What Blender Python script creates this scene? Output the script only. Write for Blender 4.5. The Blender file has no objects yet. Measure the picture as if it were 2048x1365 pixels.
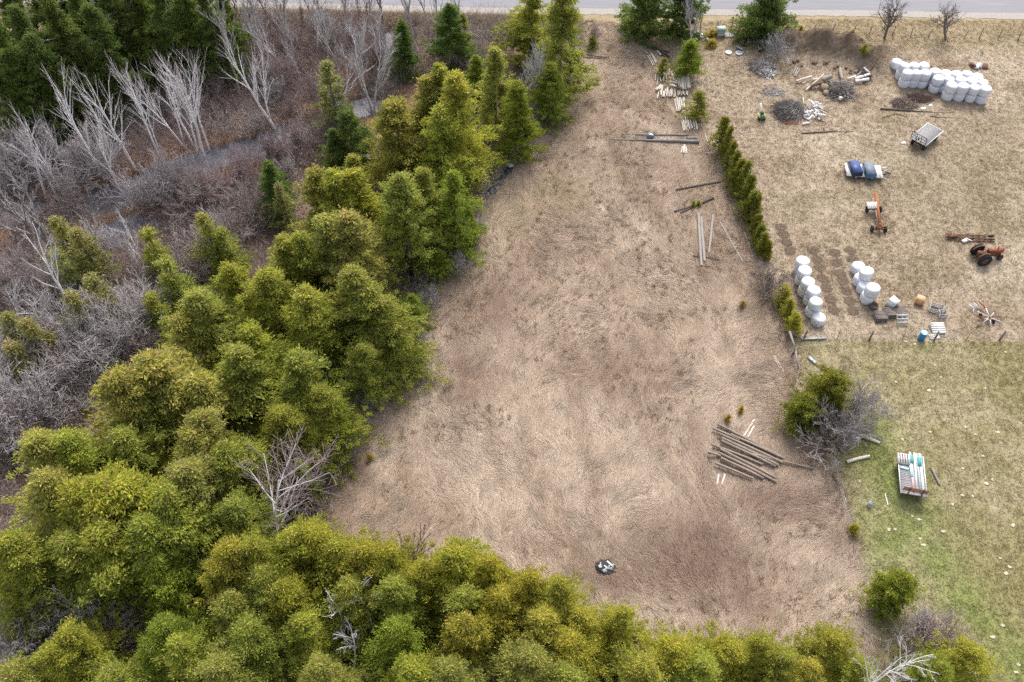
import bpy, math, random
import numpy as np
from mathutils import Vector, Matrix

# ------------------------------------------------------------------ camera, sky, sun, exposure
scene = bpy.context.scene
COL = scene.collection
HC, PITCH, F = 61.0, math.radians(52.0), 1800.0
SP, CP = math.sin(PITCH), math.cos(PITCH)
cam = bpy.data.cameras.new('camera'); camo = bpy.data.objects.new('camera', cam); COL.objects.link(camo)
camo.location = (0, 0, HC); camo.rotation_euler = (math.pi / 2 - PITCH, 0, 0)
cam.sensor_width = 36.0; cam.lens = 36.0 * F / 2048.0; cam.clip_start = 0.5; cam.clip_end = 3000
scene.camera = camo
SUN_EL, SUN_AZ = math.radians(50), math.radians(12)      # azimuth from +Y towards +X
world = bpy.data.worlds.new('World'); scene.world = world; world.use_nodes = True
wn = world.node_tree; bg = wn.nodes['Background']
sky = wn.nodes.new('ShaderNodeTexSky'); sky.sky_type = 'NISHITA'; sky.sun_disc = False
sky.sun_elevation = SUN_EL; sky.sun_rotation = SUN_AZ; sky.dust_density = 4.0; sky.air_density = 1.0; sky.ozone_density = 1.0
hs = wn.nodes.new('ShaderNodeHueSaturation'); hs.inputs['Saturation'].default_value = 0.45
wn.links.new(sky.outputs[0], hs.inputs['Color']); wn.links.new(hs.outputs[0], bg.inputs[0]); bg.inputs[1].default_value = 0.15
sl = bpy.data.lights.new('sun', 'SUN'); sl.energy = 1.25; sl.angle = math.radians(18); sl.color = (1.0, 0.95, 0.88)
so = bpy.data.objects.new('sun', sl); COL.objects.link(so)
sd = Vector((math.sin(SUN_AZ) * math.cos(SUN_EL), math.cos(SUN_AZ) * math.cos(SUN_EL), math.sin(SUN_EL)))
so.rotation_euler = sd.to_track_quat('Z', 'Y').to_euler(); so.location = (0, 60, 80)
scene.view_settings.view_transform = 'Standard'; scene.view_settings.look = 'None'
scene.view_settings.gamma = 1.0; scene.view_settings.use_curve_mapping = False
scene.view_settings.exposure = 0.95
cy = scene.cycles
cy.max_bounces = 5; cy.diffuse_bounces = 3; cy.glossy_bounces = 2; cy.transmission_bounces = 2; cy.transparent_max_bounces = 4
cy.use_denoising = False; cy.use_adaptive_sampling = False

# ------------------------------------------------------------------ photo pixel -> place on the ground
def G(px, py, z=0.0):
    u = (px - 1024.0) / F; v = (682.5 - py) / F
    t = (HC - z) / (SP - v * CP)
    return np.array([u * t, (CP + v * SP) * t, z])
def fit_h(base, top, hmax=22.0):
    b = G(*base); best = (1e9, 1)
    for i in range(8, int(hmax * 10)):
        h = i / 10; p = G(top[0], top[1], h); d = math.hypot(p[0] - b[0], p[1] - b[1])
        if d < best[0]: best = (d, h)
    return best[1]

# ------------------------------------------------------------------ value noise
_T = np.random.RandomState(7).rand(8, 256, 256)
def vn(x, y, s, k=0):
    x = np.asarray(x, float) / s + 37.3 * k; y = np.asarray(y, float) / s + 11.7 * k
    xi = np.floor(x).astype(int); yi = np.floor(y).astype(int); fx = x - xi; fy = y - yi
    fx = fx * fx * (3 - 2 * fx); fy = fy * fy * (3 - 2 * fy); T = _T[k % 8]
    a = T[xi & 255, yi & 255]; b = T[(xi + 1) & 255, yi & 255]; c = T[xi & 255, (yi + 1) & 255]; d = T[(xi + 1) & 255, (yi + 1) & 255]
    return (a * (1 - fx) + b * fx) * (1 - fy) + (c * (1 - fx) + d * fx) * fy
def fbm(x, y, s, k=0, o=4):
    r = 0; w = 0.5; tot = 0
    for i in range(o):
        r = r + w * vn(x, y, s / 2 ** i, k + i); tot += w; w *= 0.55
    return r / tot
def sst(e0, e1, x):
    t = np.clip((x - e0) / (e1 - e0), 0, 1); return t * t * (3 - 2 * t)
def inpoly(x, y, P):
    r = np.zeros(np.shape(x), bool); n = len(P)
    for i in range(n):
        x0, y0 = P[i][:2]; x1, y1 = P[(i + 1) % n][:2]
        if y0 == y1: continue
        c = ((y0 > y) != (y1 > y)) & (x < (x1 - x0) * (y - y0) / (y1 - y0) + x0); r ^= c
    return r
def dline(x, y, P, closed=False):
    d = np.full(np.shape(x), 1e9); n = len(P)
    for i in range(n if closed else n - 1):
        a = np.array(P[i][:2]); b = np.array(P[(i + 1) % n][:2]); ab = b - a; L = ab @ ab + 1e-9
        t = np.clip(((x - a[0]) * ab[0] + (y - a[1]) * ab[1]) / L, 0, 1)
        d = np.minimum(d, np.hypot(x - a[0] - t * ab[0], y - a[1] - t * ab[1]))
    return d
def spoly(x, y, P, w):      # soft inside mask
    d = dline(x, y, P, True); return sst(-w, w, np.where(inpoly(x, y, P), d, -d))
PX = lambda L: [G(a, b) for a, b in L]

FIELD = PX([(1165, 42), (1236, 46), (1255, 92), (1300, 140), (1345, 230), (1395, 255), (1420, 300), (1455, 390), (1500, 490), (1550, 610), (1580, 670), (1594, 740),
            (1575, 800), (1640, 900), (1680, 985), (1705, 1060), (1722, 1130), (1735, 1240), (1800, 1420), (1000, 1420), (560, 1230), (560, 1050),
            (640, 960), (700, 860), (760, 760), (820, 640), (880, 540), (930, 450), (980, 350), (1060, 250), (1110, 190), (1150, 110)])
WOOD = PX([(1150, 30), (1160, 110), (1110, 195), (1060, 255), (985, 350), (930, 450), (880, 545), (820, 645), (760, 765), (700, 865), (650, 960), (630, 1060),
           (700, 1150), (900, 1200), (1150, 1270), (1300, 1330), (1500, 1350), (1750, 1340), (2050, 1380), (2300, 1700), (-400, 1700), (-500, 500), (-500, 120), (380, 22), (760, 30), (960, 36)])
LAWN = PX([(1590, 678), (2600, 690), (2600, 1700), (1850, 1700), (1735, 1240), (1700, 1060), (1680, 985), (1640, 890), (1600, 740)])
CREEK = PX([(-300, 470), (0, 425), (130, 415), (235, 385), (330, 345), (440, 310), (540, 282), (650, 240), (725, 212), (775, 150), (792, 90), (786, 40), (780, 0)])
WET = [PX([(195, 398), (240, 382), (330, 345), (440, 310), (540, 282), (572, 270)]), PX([(215, 470), (250, 455), (295, 442)]), PX([(700, 217), (736, 207)]), PX([(790, 78), (790, 40)]), PX([(-60, 432), (40, 424)])]
BANK = PX([(1572, 92), (1620, 98), (1660, 100), (1700, 108), (1742, 122)])
ROADE = PX([(-300, 2), (200, 8), (450, 13), (700, 18), (950, 25), (1250, 27), (1700, 30), (2048, 36), (2500, 45)])
PRINTS = [G(1570 + a / 8.03, 500 + b / 8.03) for a, b in ((515, 160), (560, 290), (605, 460), (670, 615), (730, 790), (785, 960), (800, 60), (815, 215), (880, 385), (930, 500), (985, 660), (1040, 825), (1095, 980), (450, 20), (1050, 20), (1090, 160))] \
       + [G(1200 + a / 3.79, 200 + b / 3.79) for a, b in ((1390, 1025), (1415, 1085), (1440, 1150), (1370, 970))]
def th(x, y):
    x = np.asarray(x, float); y = np.asarray(y, float)
    z = 0.22 * (fbm(x, y, 14, 1, 3) - 0.5) + 0.10 * (fbm(x, y, 1.6, 3, 2) - 0.5)
    dc = dline(x, y, CREEK); z = z - 0.25 * np.exp(-(dc / 2.2) ** 4)
    for k, w_ in enumerate(WET): z = z - 0.95 * np.exp(-(dline(x, y, w_) / ((1.05, .7, .8, .8, .8)[k] + 1.7 * fbm(x, y, 4, 2, 3))) ** 4)
    db = dline(x, y, BANK); z = z + 2.0 * np.exp(-(db / 1.9) ** 2) * (0.45 + 1.1 * fbm(x, y, 1.3, 5, 3))
    rd = dline(x, y, ROADE); z = np.where(rd < 6, z * sst(2, 6, rd), z); z = np.where(y > G(1024, 20)[1] + 2, 0.0, z)
    return z
def T(px, py, z=0.0):
    p = G(px, py, z); return p
def on(px, py, dz=0.0):
    p = G(px, py); p = G(px, py, float(th(p[0], p[1]))); p[2] = float(th(p[0], p[1])) + dz; return p

def mixc(a, b, t): t = np.asarray(t)[..., None]; return a * (1 - t) + np.asarray(b) * t
FIELD_BROWN = [(G(1400, 1120), 5.5, 3.2, .8), (G(1460, 1180), 4, 2.5, .6), (G(1230, 1160), 3.0, 1.6, .7), (G(1560, 1010), 4, 2, .6), (G(1640, 1060), 2, 3, .5), (G(1000, 620), 2.3, 6, .55), (G(930, 740), 2.5, 5, .5),
               (G(1090, 500), 1.8, 5, .4), (G(1180, 740), 5, 3, .2), (G(1300, 760), 4, 4, .25), (G(1240, 330), 4, 3, .2), (G(680, 960), 2.0, 4, .6), (G(650, 1050), 2.5, 2.5, .6), (G(760, 790), 1.6, 4, .5), (G(1450, 930), 4, 3, .35), (G(1060, 1090), 3, 1.5, .3)]
FIELD_PALE = [(G(1270, 480), 3.5, 2, .8), (G(1300, 570), 3, 4, .7), (G(1140, 640), 4, 3, .6), (G(1060, 760), 2, 6, .7), (G(1080, 860), 2.5, 5, .6), (G(960, 960), 4, 3, .5), (G(1160, 560), 3, 2, .5), (G(1200, 60), 2, 3, .5), (G(1540, 1090), 3, 2, .5), (G(1350, 960), 3, 3, .4), (G(1000, 470), 1.2, 5, .5), (G(1590, 1290), 2, 2, .8)]
GREEN = [(G(1755, 880), 2.2, 3.6, .75), (G(1785, 960), 2.4, 3.8, .8), (G(1830, 1035), 2.6, 2.4, .85), (G(1870, 1110), 2.2, 3.0, .9), (G(1920, 1190), 2.0, 2.6, .85), (G(1960, 1240), 1.8, 2.0, .8), (G(1775, 1080), 2.6, 3.2, .7), (G(1800, 1150), 2.0, 2.6, .6), (G(1990, 1270), 1.6, 1.8, .7), (G(2030, 1330), 2.0, 1.8, .75), (G(1740, 960), 1.4, 3, .6), (G(1840, 690), .8, .5, .6), (G(1730, 1030), 1.4, 2.4, .55)]
def blobs(x, y, L, k):
    m = np.zeros(np.shape(x)); wx = x + 2.2 * (fbm(x, y, 3, k, 3) - .5); wy = y + 2.2 * (fbm(x, y, 3, k + 2, 3) - .5)
    for c, rx, ry, s in L:
        m = np.maximum(m, s * np.exp(-(((wx - c[0]) / rx) ** 2 + ((wy - c[1]) / ry) ** 2)))
    return m
def zones(x, y):
    f = spoly(x, y, FIELD, .7); w = spoly(x, y, WOOD, .9); l = spoly(x, y, LAWN, .4)
    return f, w, l
def gcol(x, y, z=None):
    x = np.asarray(x, float); y = np.asarray(y, float)
    f, w, l = zones(x, y) if z is None else z
    n1 = fbm(x, y, 9, 0); n2 = fbm(x, y, 3.0, 2); n3 = fbm(x, y, 20, 4)
    one = np.ones(x.shape + (3,))
    c = one * np.array([.365, .288, .210])                                    # grazed paddock
    c = mixc(c, [.42, .345, .255], sst(.45, .65, n1)); c = mixc(c, [.245, .188, .118], .6 * sst(.48, .7, n2)); c = mixc(c, [.25, .215, .12], .25 * sst(.5, .68, n3))
    vg = sst(9, 4, dline(x, y, ROADE)); c = mixc(c, [.30, .235, .130], vg * .7)
    for p in PRINTS:
        d = np.hypot(x - p[0], y - p[1]); c = mixc(c, [.125, .088, .062], .95 * sst(.60, .42, d + .25 * (n2 - .5)))
    db = dline(x, y, BANK); c = mixc(c, [.13, .092, .066], .85 * sst(2.6, 1.2, db + 1.6 * (n2 - .5)))
    gl = one * np.array([.252, .218, .108]); gl = mixc(gl, [.325, .275, .165], sst(.47, .66, n1)); gl = mixc(gl, [.215, .185, .08], .45 * sst(.48, .68, n2))
    gl = mixc(gl, [.180, .225, .055], blobs(x, y, GREEN, 1) * (.6 + .6 * n2)); c = mixc(c, gl, l)
    n4 = fbm(x, y, 1.2, 5, 3); ns = fbm((x + .16 * y) * 2.2, y * .42, 3.2, 3, 4)
    fc = one * np.array([.475, .372, .284]); fc = mixc(fc, [.555, .452, .355], .8 * sst(.46, .64, n1)); fc = mixc(fc, [.37, .275, .202], .6 * sst(.48, .64, ns)); fc = mixc(fc, [.39, .29, .212], .35 * sst(.50, .66, n2)); fc = mixc(fc, [.40, .33, .20], .35 * sst(.52, .66, n3)); fc = fc * (1 - .16 * sst(.52, .68, n4))[..., None]
    fc = mixc(fc, [.27, .18, .14], blobs(x, y, FIELD_BROWN, 2)); fc = mixc(fc, [.60, .49, .385], .75 * blobs(x, y, FIELD_PALE, 3)); c = mixc(c, fc, f)
    wc = one * np.array([.165, .118, .098]); wc = mixc(wc, [.09, .06, .045], sst(.45, .7, n2)); wc = mixc(wc, [.24, .150, .098], .9 * sst(.55, .75, n1))
    dc = dline(x, y, CREEK); wc = mixc(wc, [.30, .185, .120], .75 * sst(7, 3.2, dc)); wc = mixc(wc, [.09, .072, .06], sst(2.2, 1.4, dc)); c = mixc(c, wc, w)
    return c

RX = np.arange(-80, 80.01, .22); RY = np.arange(8, 122.01, .22); _gx, _gy = np.meshgrid(RX, RY)
RH = th(_gx, _gy); RC = gcol(_gx, _gy)
def look(Rr, x, y):
    fx = np.clip((np.asarray(x) + 80) / .22, 0, len(RX) - 1.01); fy = np.clip((np.asarray(y) - 8) / .22, 0, len(RY) - 1.01); i = fx.astype(int); j = fy.astype(int); u = fx - i; v = fy - j
    if Rr.ndim == 3: u = u[..., None]; v = v[..., None]
    return (Rr[j, i] * (1 - u) + Rr[j, i + 1] * u) * (1 - v) + (Rr[j + 1, i] * (1 - u) + Rr[j + 1, i + 1] * u) * v
thq = lambda x, y: look(RH, x, y)
gcq = lambda x, y: look(RC, x, y)

# ------------------------------------------------------------------ materials
MATS = {}
def pm(name, col, rough=.85, var=.25, scale=6., bump=.0, metal=0., col2=None, spec=.25, stretch=None, objcol=False, trans=0., attr=None, fine=None):
    if name in MATS: return MATS[name]
    m = bpy.data.materials.new(name); m.use_nodes = True; nt = m.node_tree; N = nt.nodes; L = nt.links
    b = N['Principled BSDF']; b.inputs['Roughness'].default_value = rough; b.inputs['Metallic'].default_value = metal
    b.inputs['Specular IOR Level'].default_value = spec
    tc = N.new('ShaderNodeTexCoord'); mp = N.new('ShaderNodeMapping'); L.new(tc.outputs['Object'], mp.inputs[0])
    if stretch: mp.inputs['Scale'].default_value = stretch
    no = N.new('ShaderNodeTexNoise'); no.inputs['Scale'].default_value = scale; no.inputs['Detail'].default_value = 5; no.inputs['Roughness'].default_value = .65
    L.new(mp.outputs[0], no.inputs[0])
    mr = N.new('ShaderNodeMapRange'); mr.inputs[1].default_value = .3; mr.inputs[2].default_value = .7
    L.new(no.outputs[0], mr.inputs[0])
    mx = N.new('ShaderNodeMix'); mx.data_type = 'RGBA'; L.new(mr.outputs[0], mx.inputs[0])
    if attr:
        at = N.new('ShaderNodeAttribute'); at.attribute_name = attr
        lo = N.new('ShaderNodeMix'); lo.data_type = 'RGBA'; lo.blend_type = 'MULTIPLY'; lo.inputs[0].default_value = 1; L.new(at.outputs[0], lo.inputs[6]); lo.inputs[7].default_value = (1 - var, 1 - var, 1 - var, 1)
        hi = N.new('ShaderNodeMix'); hi.data_type = 'RGBA'; hi.blend_type = 'MULTIPLY'; hi.inputs[0].default_value = 1; L.new(at.outputs[0], hi.inputs[6]); hi.inputs[7].default_value = (1 + var, 1 + var, 1 + var, 1)
        L.new(lo.outputs[2], mx.inputs[6]); L.new(hi.outputs[2], mx.inputs[7])
    else:
        a = col2 if col2 else [c * (1 - var) for c in col]; c2 = col if col2 else [c * (1 + var) for c in col]
        mx.inputs[6].default_value = (*a, 1); mx.inputs[7].default_value = (*c2, 1)
    out = mx.outputs[2]
    if objcol:
        oi = N.new('ShaderNodeObjectInfo'); mu = N.new('ShaderNodeMix'); mu.data_type = 'RGBA'; mu.blend_type = 'MULTIPLY'; mu.inputs[0].default_value = 1
        L.new(out, mu.inputs[6]); L.new(oi.outputs['Color'], mu.inputs[7]); out = mu.outputs[2]
    L.new(out, b.inputs['Base Color'])
    if bump:
        bp = N.new('ShaderNodeBump'); bp.inputs['Strength'].default_value = bump; bp.inputs['Distance'].default_value = .05
        L.new(no.outputs[0], bp.inputs['Height']); L.new(bp.outputs[0], b.inputs['Normal'])
    if trans:
        tr = N.new('ShaderNodeBsdfTranslucent'); L.new(out, tr.inputs[0]); ms = N.new('ShaderNodeMixShader'); ms.inputs[0].default_value = trans
        L.new(b.outputs[0], ms.inputs[1]); L.new(tr.outputs[0], ms.inputs[2]); L.new(ms.outputs[0], N['Material Output'].inputs[0])
    MATS[name] = m; return m

def sm(name, trans=0., objcol=False):
    m = bpy.data.materials.new(name); m.use_nodes = True; nt = m.node_tree; N = nt.nodes; L = nt.links; N.remove(N['Principled BSDF'])
    at = N.new('ShaderNodeAttribute'); at.attribute_name = 'Col'; out = at.outputs[0]
    if objcol:
        oi = N.new('ShaderNodeObjectInfo'); mu = N.new('ShaderNodeMix'); mu.data_type = 'RGBA'; mu.blend_type = 'MULTIPLY'; mu.inputs[0].default_value = 1
        L.new(out, mu.inputs[6]); L.new(oi.outputs['Color'], mu.inputs[7]); out = mu.outputs[2]
    d = N.new('ShaderNodeBsdfDiffuse'); L.new(out, d.inputs[0]); r = d.outputs[0]
    if trans:
        t = N.new('ShaderNodeBsdfTranslucent'); L.new(out, t.inputs[0]); ms = N.new('ShaderNodeMixShader'); ms.inputs[0].default_value = trans
        L.new(r, ms.inputs[1]); L.new(t.outputs[0], ms.inputs[2]); r = ms.outputs[0]
    L.new(r, N['Material Output'].inputs[0]); MATS[name] = m; return m

# ------------------------------------------------------------------ mesh helpers
def raw_mesh(name, V, faces, mats=(), smooth=False, fcol=None, midx=None):
    """V (n,3); faces: list of int arrays (m,k)"""
    me = bpy.data.meshes.new(name); V = np.asarray(V, np.float32).reshape(-1, 3)
    faces = [np.asarray(f, np.int32) for f in faces if len(f)]
    me.vertices.add(len(V)); me.vertices.foreach_set('co', V.ravel())
    nl = sum(f.size for f in faces); npoly = sum(len(f) for f in faces)
    me.loops.add(nl); me.loops.foreach_set('vertex_index', np.concatenate([f.ravel() for f in faces]))
    tot = np.concatenate([np.full(len(f), f.shape[1], np.int32) for f in faces]); st = np.concatenate([[0], np.cumsum(tot)[:-1]]).astype(np.int32)
    me.polygons.add(npoly); me.polygons.foreach_set('loop_start', st)
    try: me.polygons.foreach_set('loop_total', tot)
    except Exception: pass
    if smooth: me.polygons.foreach_set('use_smooth', np.ones(npoly, bool))
    if midx is not None: me.polygons.foreach_set('material_index', np.asarray(midx, np.int32))
    for m in mats: me.materials.append(m)
    me.update(calc_edges=True)
    if fcol is not None:
        a = me.attributes.new('Col', 'FLOAT_COLOR', 'FACE'); c = np.ones((npoly, 4), np.float32); c[:, :3] = fcol; a.data.foreach_set('color', c.ravel())
    return me
def soup(name, V, fcol, mats):
    n = len(V); return raw_mesh(name, V.reshape(-1, 3), [np.arange(n * 3).reshape(n, 3)], mats, fcol=fcol)
def link(name, me, parent=None, loc=None):
    o = bpy.data.objects.new(name, me); COL.objects.link(o)
    if parent: o.parent = parent
    if loc is not None: o.location = [float(v) for v in loc]
    return o
def tag(o, label=None, cat=None, group=None, kind=None):
    if label: o['label'] = label
    if cat: o['category'] = cat
    if group: o['group'] = group
    if kind: o['kind'] = kind
    return o
def thing(name, label, cat, loc, rz=0, group=None):
    o = bpy.data.objects.new(name, None); COL.objects.link(o); o.location = [float(v) for v in loc]; o.rotation_euler = (0, 0, rz); o.empty_display_size = .3
    return tag(o, label, cat, group)
class MB:
    def __init__(s): s.v = []; s.f = {}; s.n = 0; s.m = []
    def _add(s, V, F, mi=0):
        V = np.asarray(V, float)
        for f in F:
            s.f.setdefault(len(f), []).append(([i + s.n for i in f], mi))
        s.v.append(V); s.n += len(V); return s
    def box(s, c, d, rz=0, rx=0, ry=0, mi=0):
        M = np.array((Matrix.Rotation(rz, 3, 'Z') @ Matrix.Rotation(ry, 3, 'Y') @ Matrix.Rotation(rx, 3, 'X')))
        V = np.array([[x, y, z] for x in (-.5, .5) for y in (-.5, .5) for z in (-.5, .5)]) * np.array(d)
        return s._add(V @ M.T + np.array(c), [(0, 1, 3, 2), (4, 6, 7, 5), (0, 4, 5, 1), (2, 3, 7, 6), (0, 2, 6, 4), (1, 5, 7, 3)], mi)
    def cyl(s, p0, p1, r0, r1=None, n=8, mi=0, cap=None):
        r1 = r0 if r1 is None else r1; p0 = np.array(p0, float); p1 = np.array(p1, float); d = p1 - p0; d = d / (np.linalg.norm(d) + 1e-9)
        a = np.cross(d, [0, 0, 1.] if abs(d[2]) < .9 else [1., 0, 0]); a /= np.linalg.norm(a); b = np.cross(d, a)
        A = np.arange(n) * 2 * math.pi / n; R = np.cos(A)[:, None] * a + np.sin(A)[:, None] * b
        V = np.vstack([p0 + R * r0, p1 + R * r1]); F = [(i, (i + 1) % n, n + (i + 1) % n, n + i) for i in range(n)]
        s._add(V, F, mi); k = s.n - 2 * n
        s.f.setdefault(n, []).append((list(range(k + n - 1, k - 1, -1)), mi if cap is None else cap)); s.f[n].append((list(range(k + n, k + 2 * n)), mi if cap is None else cap))
        return s
    def bar(s, p0, p1, w, h=None, mi=0):
        h = w if h is None else h; p0 = np.array(p0, float); p1 = np.array(p1, float); d = p1 - p0; L = np.linalg.norm(d); d /= L
        a = np.cross([0, 0, 1.] if abs(d[2]) < .95 else [0, 1., 0], d); a /= np.linalg.norm(a); b = np.cross(d, a)
        V = np.array([p + a * x * w / 2 + b * z * h / 2 for p in (p0, p1) for x, z in ((-1, -1), (1, -1), (1, 1), (-1, 1))])
        return s._add(V, [(0, 3, 2, 1), (4, 5, 6, 7), (0, 1, 5, 4), (1, 2, 6, 5), (2, 3, 7, 6), (3, 0, 4, 7)], mi)
    def lathe(s, prof, c, axis='z', n=16, mi=0):
        A = np.arange(n) * 2 * math.pi / n; V = []
        for r, z in prof:
            for a in A:
                p = (r * math.cos(a), r * math.sin(a), z)
                if axis == 'x': p = (z, p[0], p[1])
                if axis == 'y': p = (p[0], z, p[1])
                V.append(p)
        m = len(prof); F = [(j * n + i, j * n + (i + 1) % n, (j + 1) * n + (i + 1) % n, (j + 1) * n + i) for j in range(m - 1) for i in range(n)]
        return s._add(np.array(V) + np.array(c), F, mi)
    def poly(s, V, F, mi=0): return s._add(V, F, mi)
    def mesh(s, name, mats, smooth=False):
        if not isinstance(mats, (list, tuple)): mats = [mats]
        V = np.vstack(s.v); fs = []; mi = []
        for k in s.f: fs.append(np.array([a for a, _ in s.f[k]])); mi += [m for _, m in s.f[k]]
        return raw_mesh(name, V, fs, mats, smooth, midx=mi)
    def build(s, name, mats, parent=None, loc=None, smooth=False): return link(name, s.mesh(name, mats, smooth), parent, loc)
def tubes(P0, P1, R0, R1, n=3):
    P0 = np.asarray(P0); P1 = np.asarray(P1); R0 = np.asarray(R0); R1 = np.asarray(R1); d = P1 - P0; d = d / (np.linalg.norm(d, axis=1, keepdims=True) + 1e-9)
    ref = np.where(np.abs(d[:, 2:3]) < .9, np.array([[0, 0, 1.]]), np.array([[1., 0, 0]])); a = np.cross(d, ref); a /= np.linalg.norm(a, axis=1, keepdims=True) + 1e-9; b = np.cross(d, a)
    A = np.arange(n) * 2 * math.pi / n; ring = np.cos(A)[None, :, None] * a[:, None] + np.sin(A)[None, :, None] * b[:, None]
    V = np.concatenate([P0[:, None] + ring * R0[:, None, None], P1[:, None] + ring * R1[:, None, None]], 1)
    k = len(P0); base = (np.arange(k) * 2 * n)[:, None]; F = []
    for i in range(n): F.append(np.concatenate([base + i, base + (i + 1) % n, base + n + (i + 1) % n, base + n + i], 1))
    return V.reshape(-1, 3), np.concatenate(F, 0)
# ------------------------------------------------------------------ ground sheet, road, water
def axis_pts(a, b, step, out):
    c = np.arange(a, b + 1e-6, step); g = step * np.cumsum(1.35 ** np.arange(1, 26)); g = g[g < out]
    return np.concatenate([a - g[::-1], c, b + g])
gx = axis_pts(-72, 72, .42, 900); gy = axis_pts(14, 112, .42, 900)
XX, YY = np.meshgrid(gx, gy); ZZ = np.where((XX > -78) & (XX < 78) & (YY > 10) & (YY < 120), thq(XX, YY), 0.0); Vg = np.stack([XX, YY, ZZ], -1).reshape(-1, 3)
ny, nx = XX.shape; ii = np.arange(ny * nx).reshape(ny, nx)
Fg = np.stack([ii[:-1, :-1], ii[:-1, 1:], ii[1:, 1:], ii[1:, :-1]], -1).reshape(-1, 4)
cen = Vg[Fg].mean(1); gc = gcq(cen[:, 0], cen[:, 1]); gc = gc * (.9 + .2 * np.random.RandomState(1).rand(len(gc), 1))
m_ground = pm('ground_soil', None, .95, .16, 5.0, .4, attr='Col')
tag(link('ground', raw_mesh('ground', Vg, [Fg], [m_ground], True, fcol=gc)), kind='structure')

RE = np.array(ROADE); RE = RE[np.argsort(RE[:, 0])]
def road_y(x): return np.interp(x, RE[:, 0], RE[:, 1])
rx = np.concatenate([np.linspace(-400, -75, 30), np.linspace(-73, 75, 160), np.linspace(77, 400, 30)]); ry = road_y(rx)
def strip(name, offs, zs, mat, jit=0, seed=0):
    r = np.random.RandomState(seed); rows = []
    for o, z in zip(offs, zs):
        j = r.randn(len(rx)) * jit if (o == offs[0]) else 0
        rows.append(np.stack([rx, ry + o + j, np.full(len(rx), z)], -1))
    V = np.concatenate(rows); n = len(rx); F = []
    for k in range(len(offs) - 1):
        i = np.arange(n - 1); F.append(np.stack([k * n + i, k * n + i + 1, (k + 1) * n + i + 1, (k + 1) * n + i], -1))
    return tag(link(name, raw_mesh(name, V, F, [mat])), kind='structure')
m_road = pm('road_asphalt', (.25, .245, .265), .9, .10, .8, .15, stretch=(.25, 3, 1))
m_should = pm('road_gravel', (.36, .33, .295), .95, .22, 9, .5)
strip('road_shoulder', (-.35, .35, 1.1), (.03, .075, .08), m_should, .12, 3)
strip('road', (.55, 1.2, 4.4, 7.8), (.06, .10, .17, .10), m_road, .05, 4)
strip('road_shoulder_far', (7.5, 8.2, 9.3), (.085, .06, .03), m_should, .05, 5)

m_water = pm('creek_water', (.115, .115, .135), .04, .55, 1.1, .02, spec=.6)  # silty base colour with the lavender sky reflection and its dark breaks painted in
def ribbon(name, line, w, z, mat):
    P = np.array(line)[:, :2]; e0 = P[0] - P[1]; e1 = P[-1] - P[-2]; P = np.vstack([P[0] + e0 / np.linalg.norm(e0) * 4, P, P[-1] + e1 / np.linalg.norm(e1) * 4])
    t = np.linspace(0, 1, 60); seg = np.concatenate([[0], np.cumsum(np.linalg.norm(np.diff(P, axis=0), axis=1))]); seg /= seg[-1]
    X = np.interp(t, seg, P[:, 0]); Y = np.interp(t, seg, P[:, 1]); dx = np.gradient(X); dy = np.gradient(Y); L = np.hypot(dx, dy)
    V = np.concatenate([np.stack([X - dy / L * w, Y + dx / L * w, np.full(60, z)], -1), np.stack([X + dy / L * w, Y - dx / L * w, np.full(60, z)], -1)])
    i = np.arange(59); return tag(link(name, raw_mesh(name, V, [np.stack([i, i + 60, i + 61, i + 1], -1)], [mat])), kind='structure')
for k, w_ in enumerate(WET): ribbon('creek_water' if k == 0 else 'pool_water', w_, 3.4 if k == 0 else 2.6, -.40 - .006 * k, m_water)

# ------------------------------------------------------------------ grass, litter (stuff)
R = np.random.RandomState(11)
m_grass = sm('dry_grass', .15)
def scatter(n, P, margin=0):
    P = np.array(P)[:, :2]; lo = P.min(0); hi = P.max(0); out = []; got = 0
    lo = np.maximum(lo, [-66, 17]); hi = np.minimum(hi, [66, 112])
    while got < n:
        q = lo + R.rand(n, 2) * (hi - lo); ok = inpoly(q[:, 0], q[:, 1], P)
        sx = 1024 + F * q[:, 0] / (q[:, 1] * CP + HC * SP)              # only what the camera's surroundings show
        ok &= (sx > -150) & (sx < 2200); q = q[ok]; out.append(q); got += len(q)
    return np.concatenate(out)[:n]
def blades(q, ang, L, w, z0, z1, roll):
    z = thq(q[:, 0], q[:, 1]); d = np.stack([np.cos(ang), np.sin(ang)], -1); s = np.stack([-d[:, 1], d[:, 0]], -1)
    V = np.zeros((len(q), 3, 3)); V[:, 0, :2] = q + s * w[:, None] / 2; V[:, 1, :2] = q - s * w[:, None] / 2; V[:, 2, :2] = q + d * L[:, None]
    V[:, 0, 2] = z + z0 + roll; V[:, 1, 2] = z + z0 - roll; V[:, 2, 2] = z + z1; return V
def flow(x, y):
    return 1.45 + 5.0 * (fbm(x, y, 9, 5, 3) - .5) + 2.4 * (fbm(x, y, 2.2, 6, 2) - .5)
n = 650000
q = scatter(n, FIELD); # clumped: pull a share of the blades towards tuft centres
tuft = q[R.randint(0, n, n // 30)]; pick = R.rand(n) < .8; j = R.randint(0, len(tuft), n)
fa = flow(tuft[:, 0], tuft[:, 1])[j]; al = R.randn(n) * .30; ac = R.randn(n) * .11; q = np.where(pick[:, None], tuft[j] + np.stack([np.cos(fa) * al - np.sin(fa) * ac, np.sin(fa) * al + np.cos(fa) * ac], -1), q)
a = flow(q[:, 0], q[:, 1]) + R.randn(n) * .36
tall = blobs(q[:, 0], q[:, 1], FIELD_BROWN, 2) + .35
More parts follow.
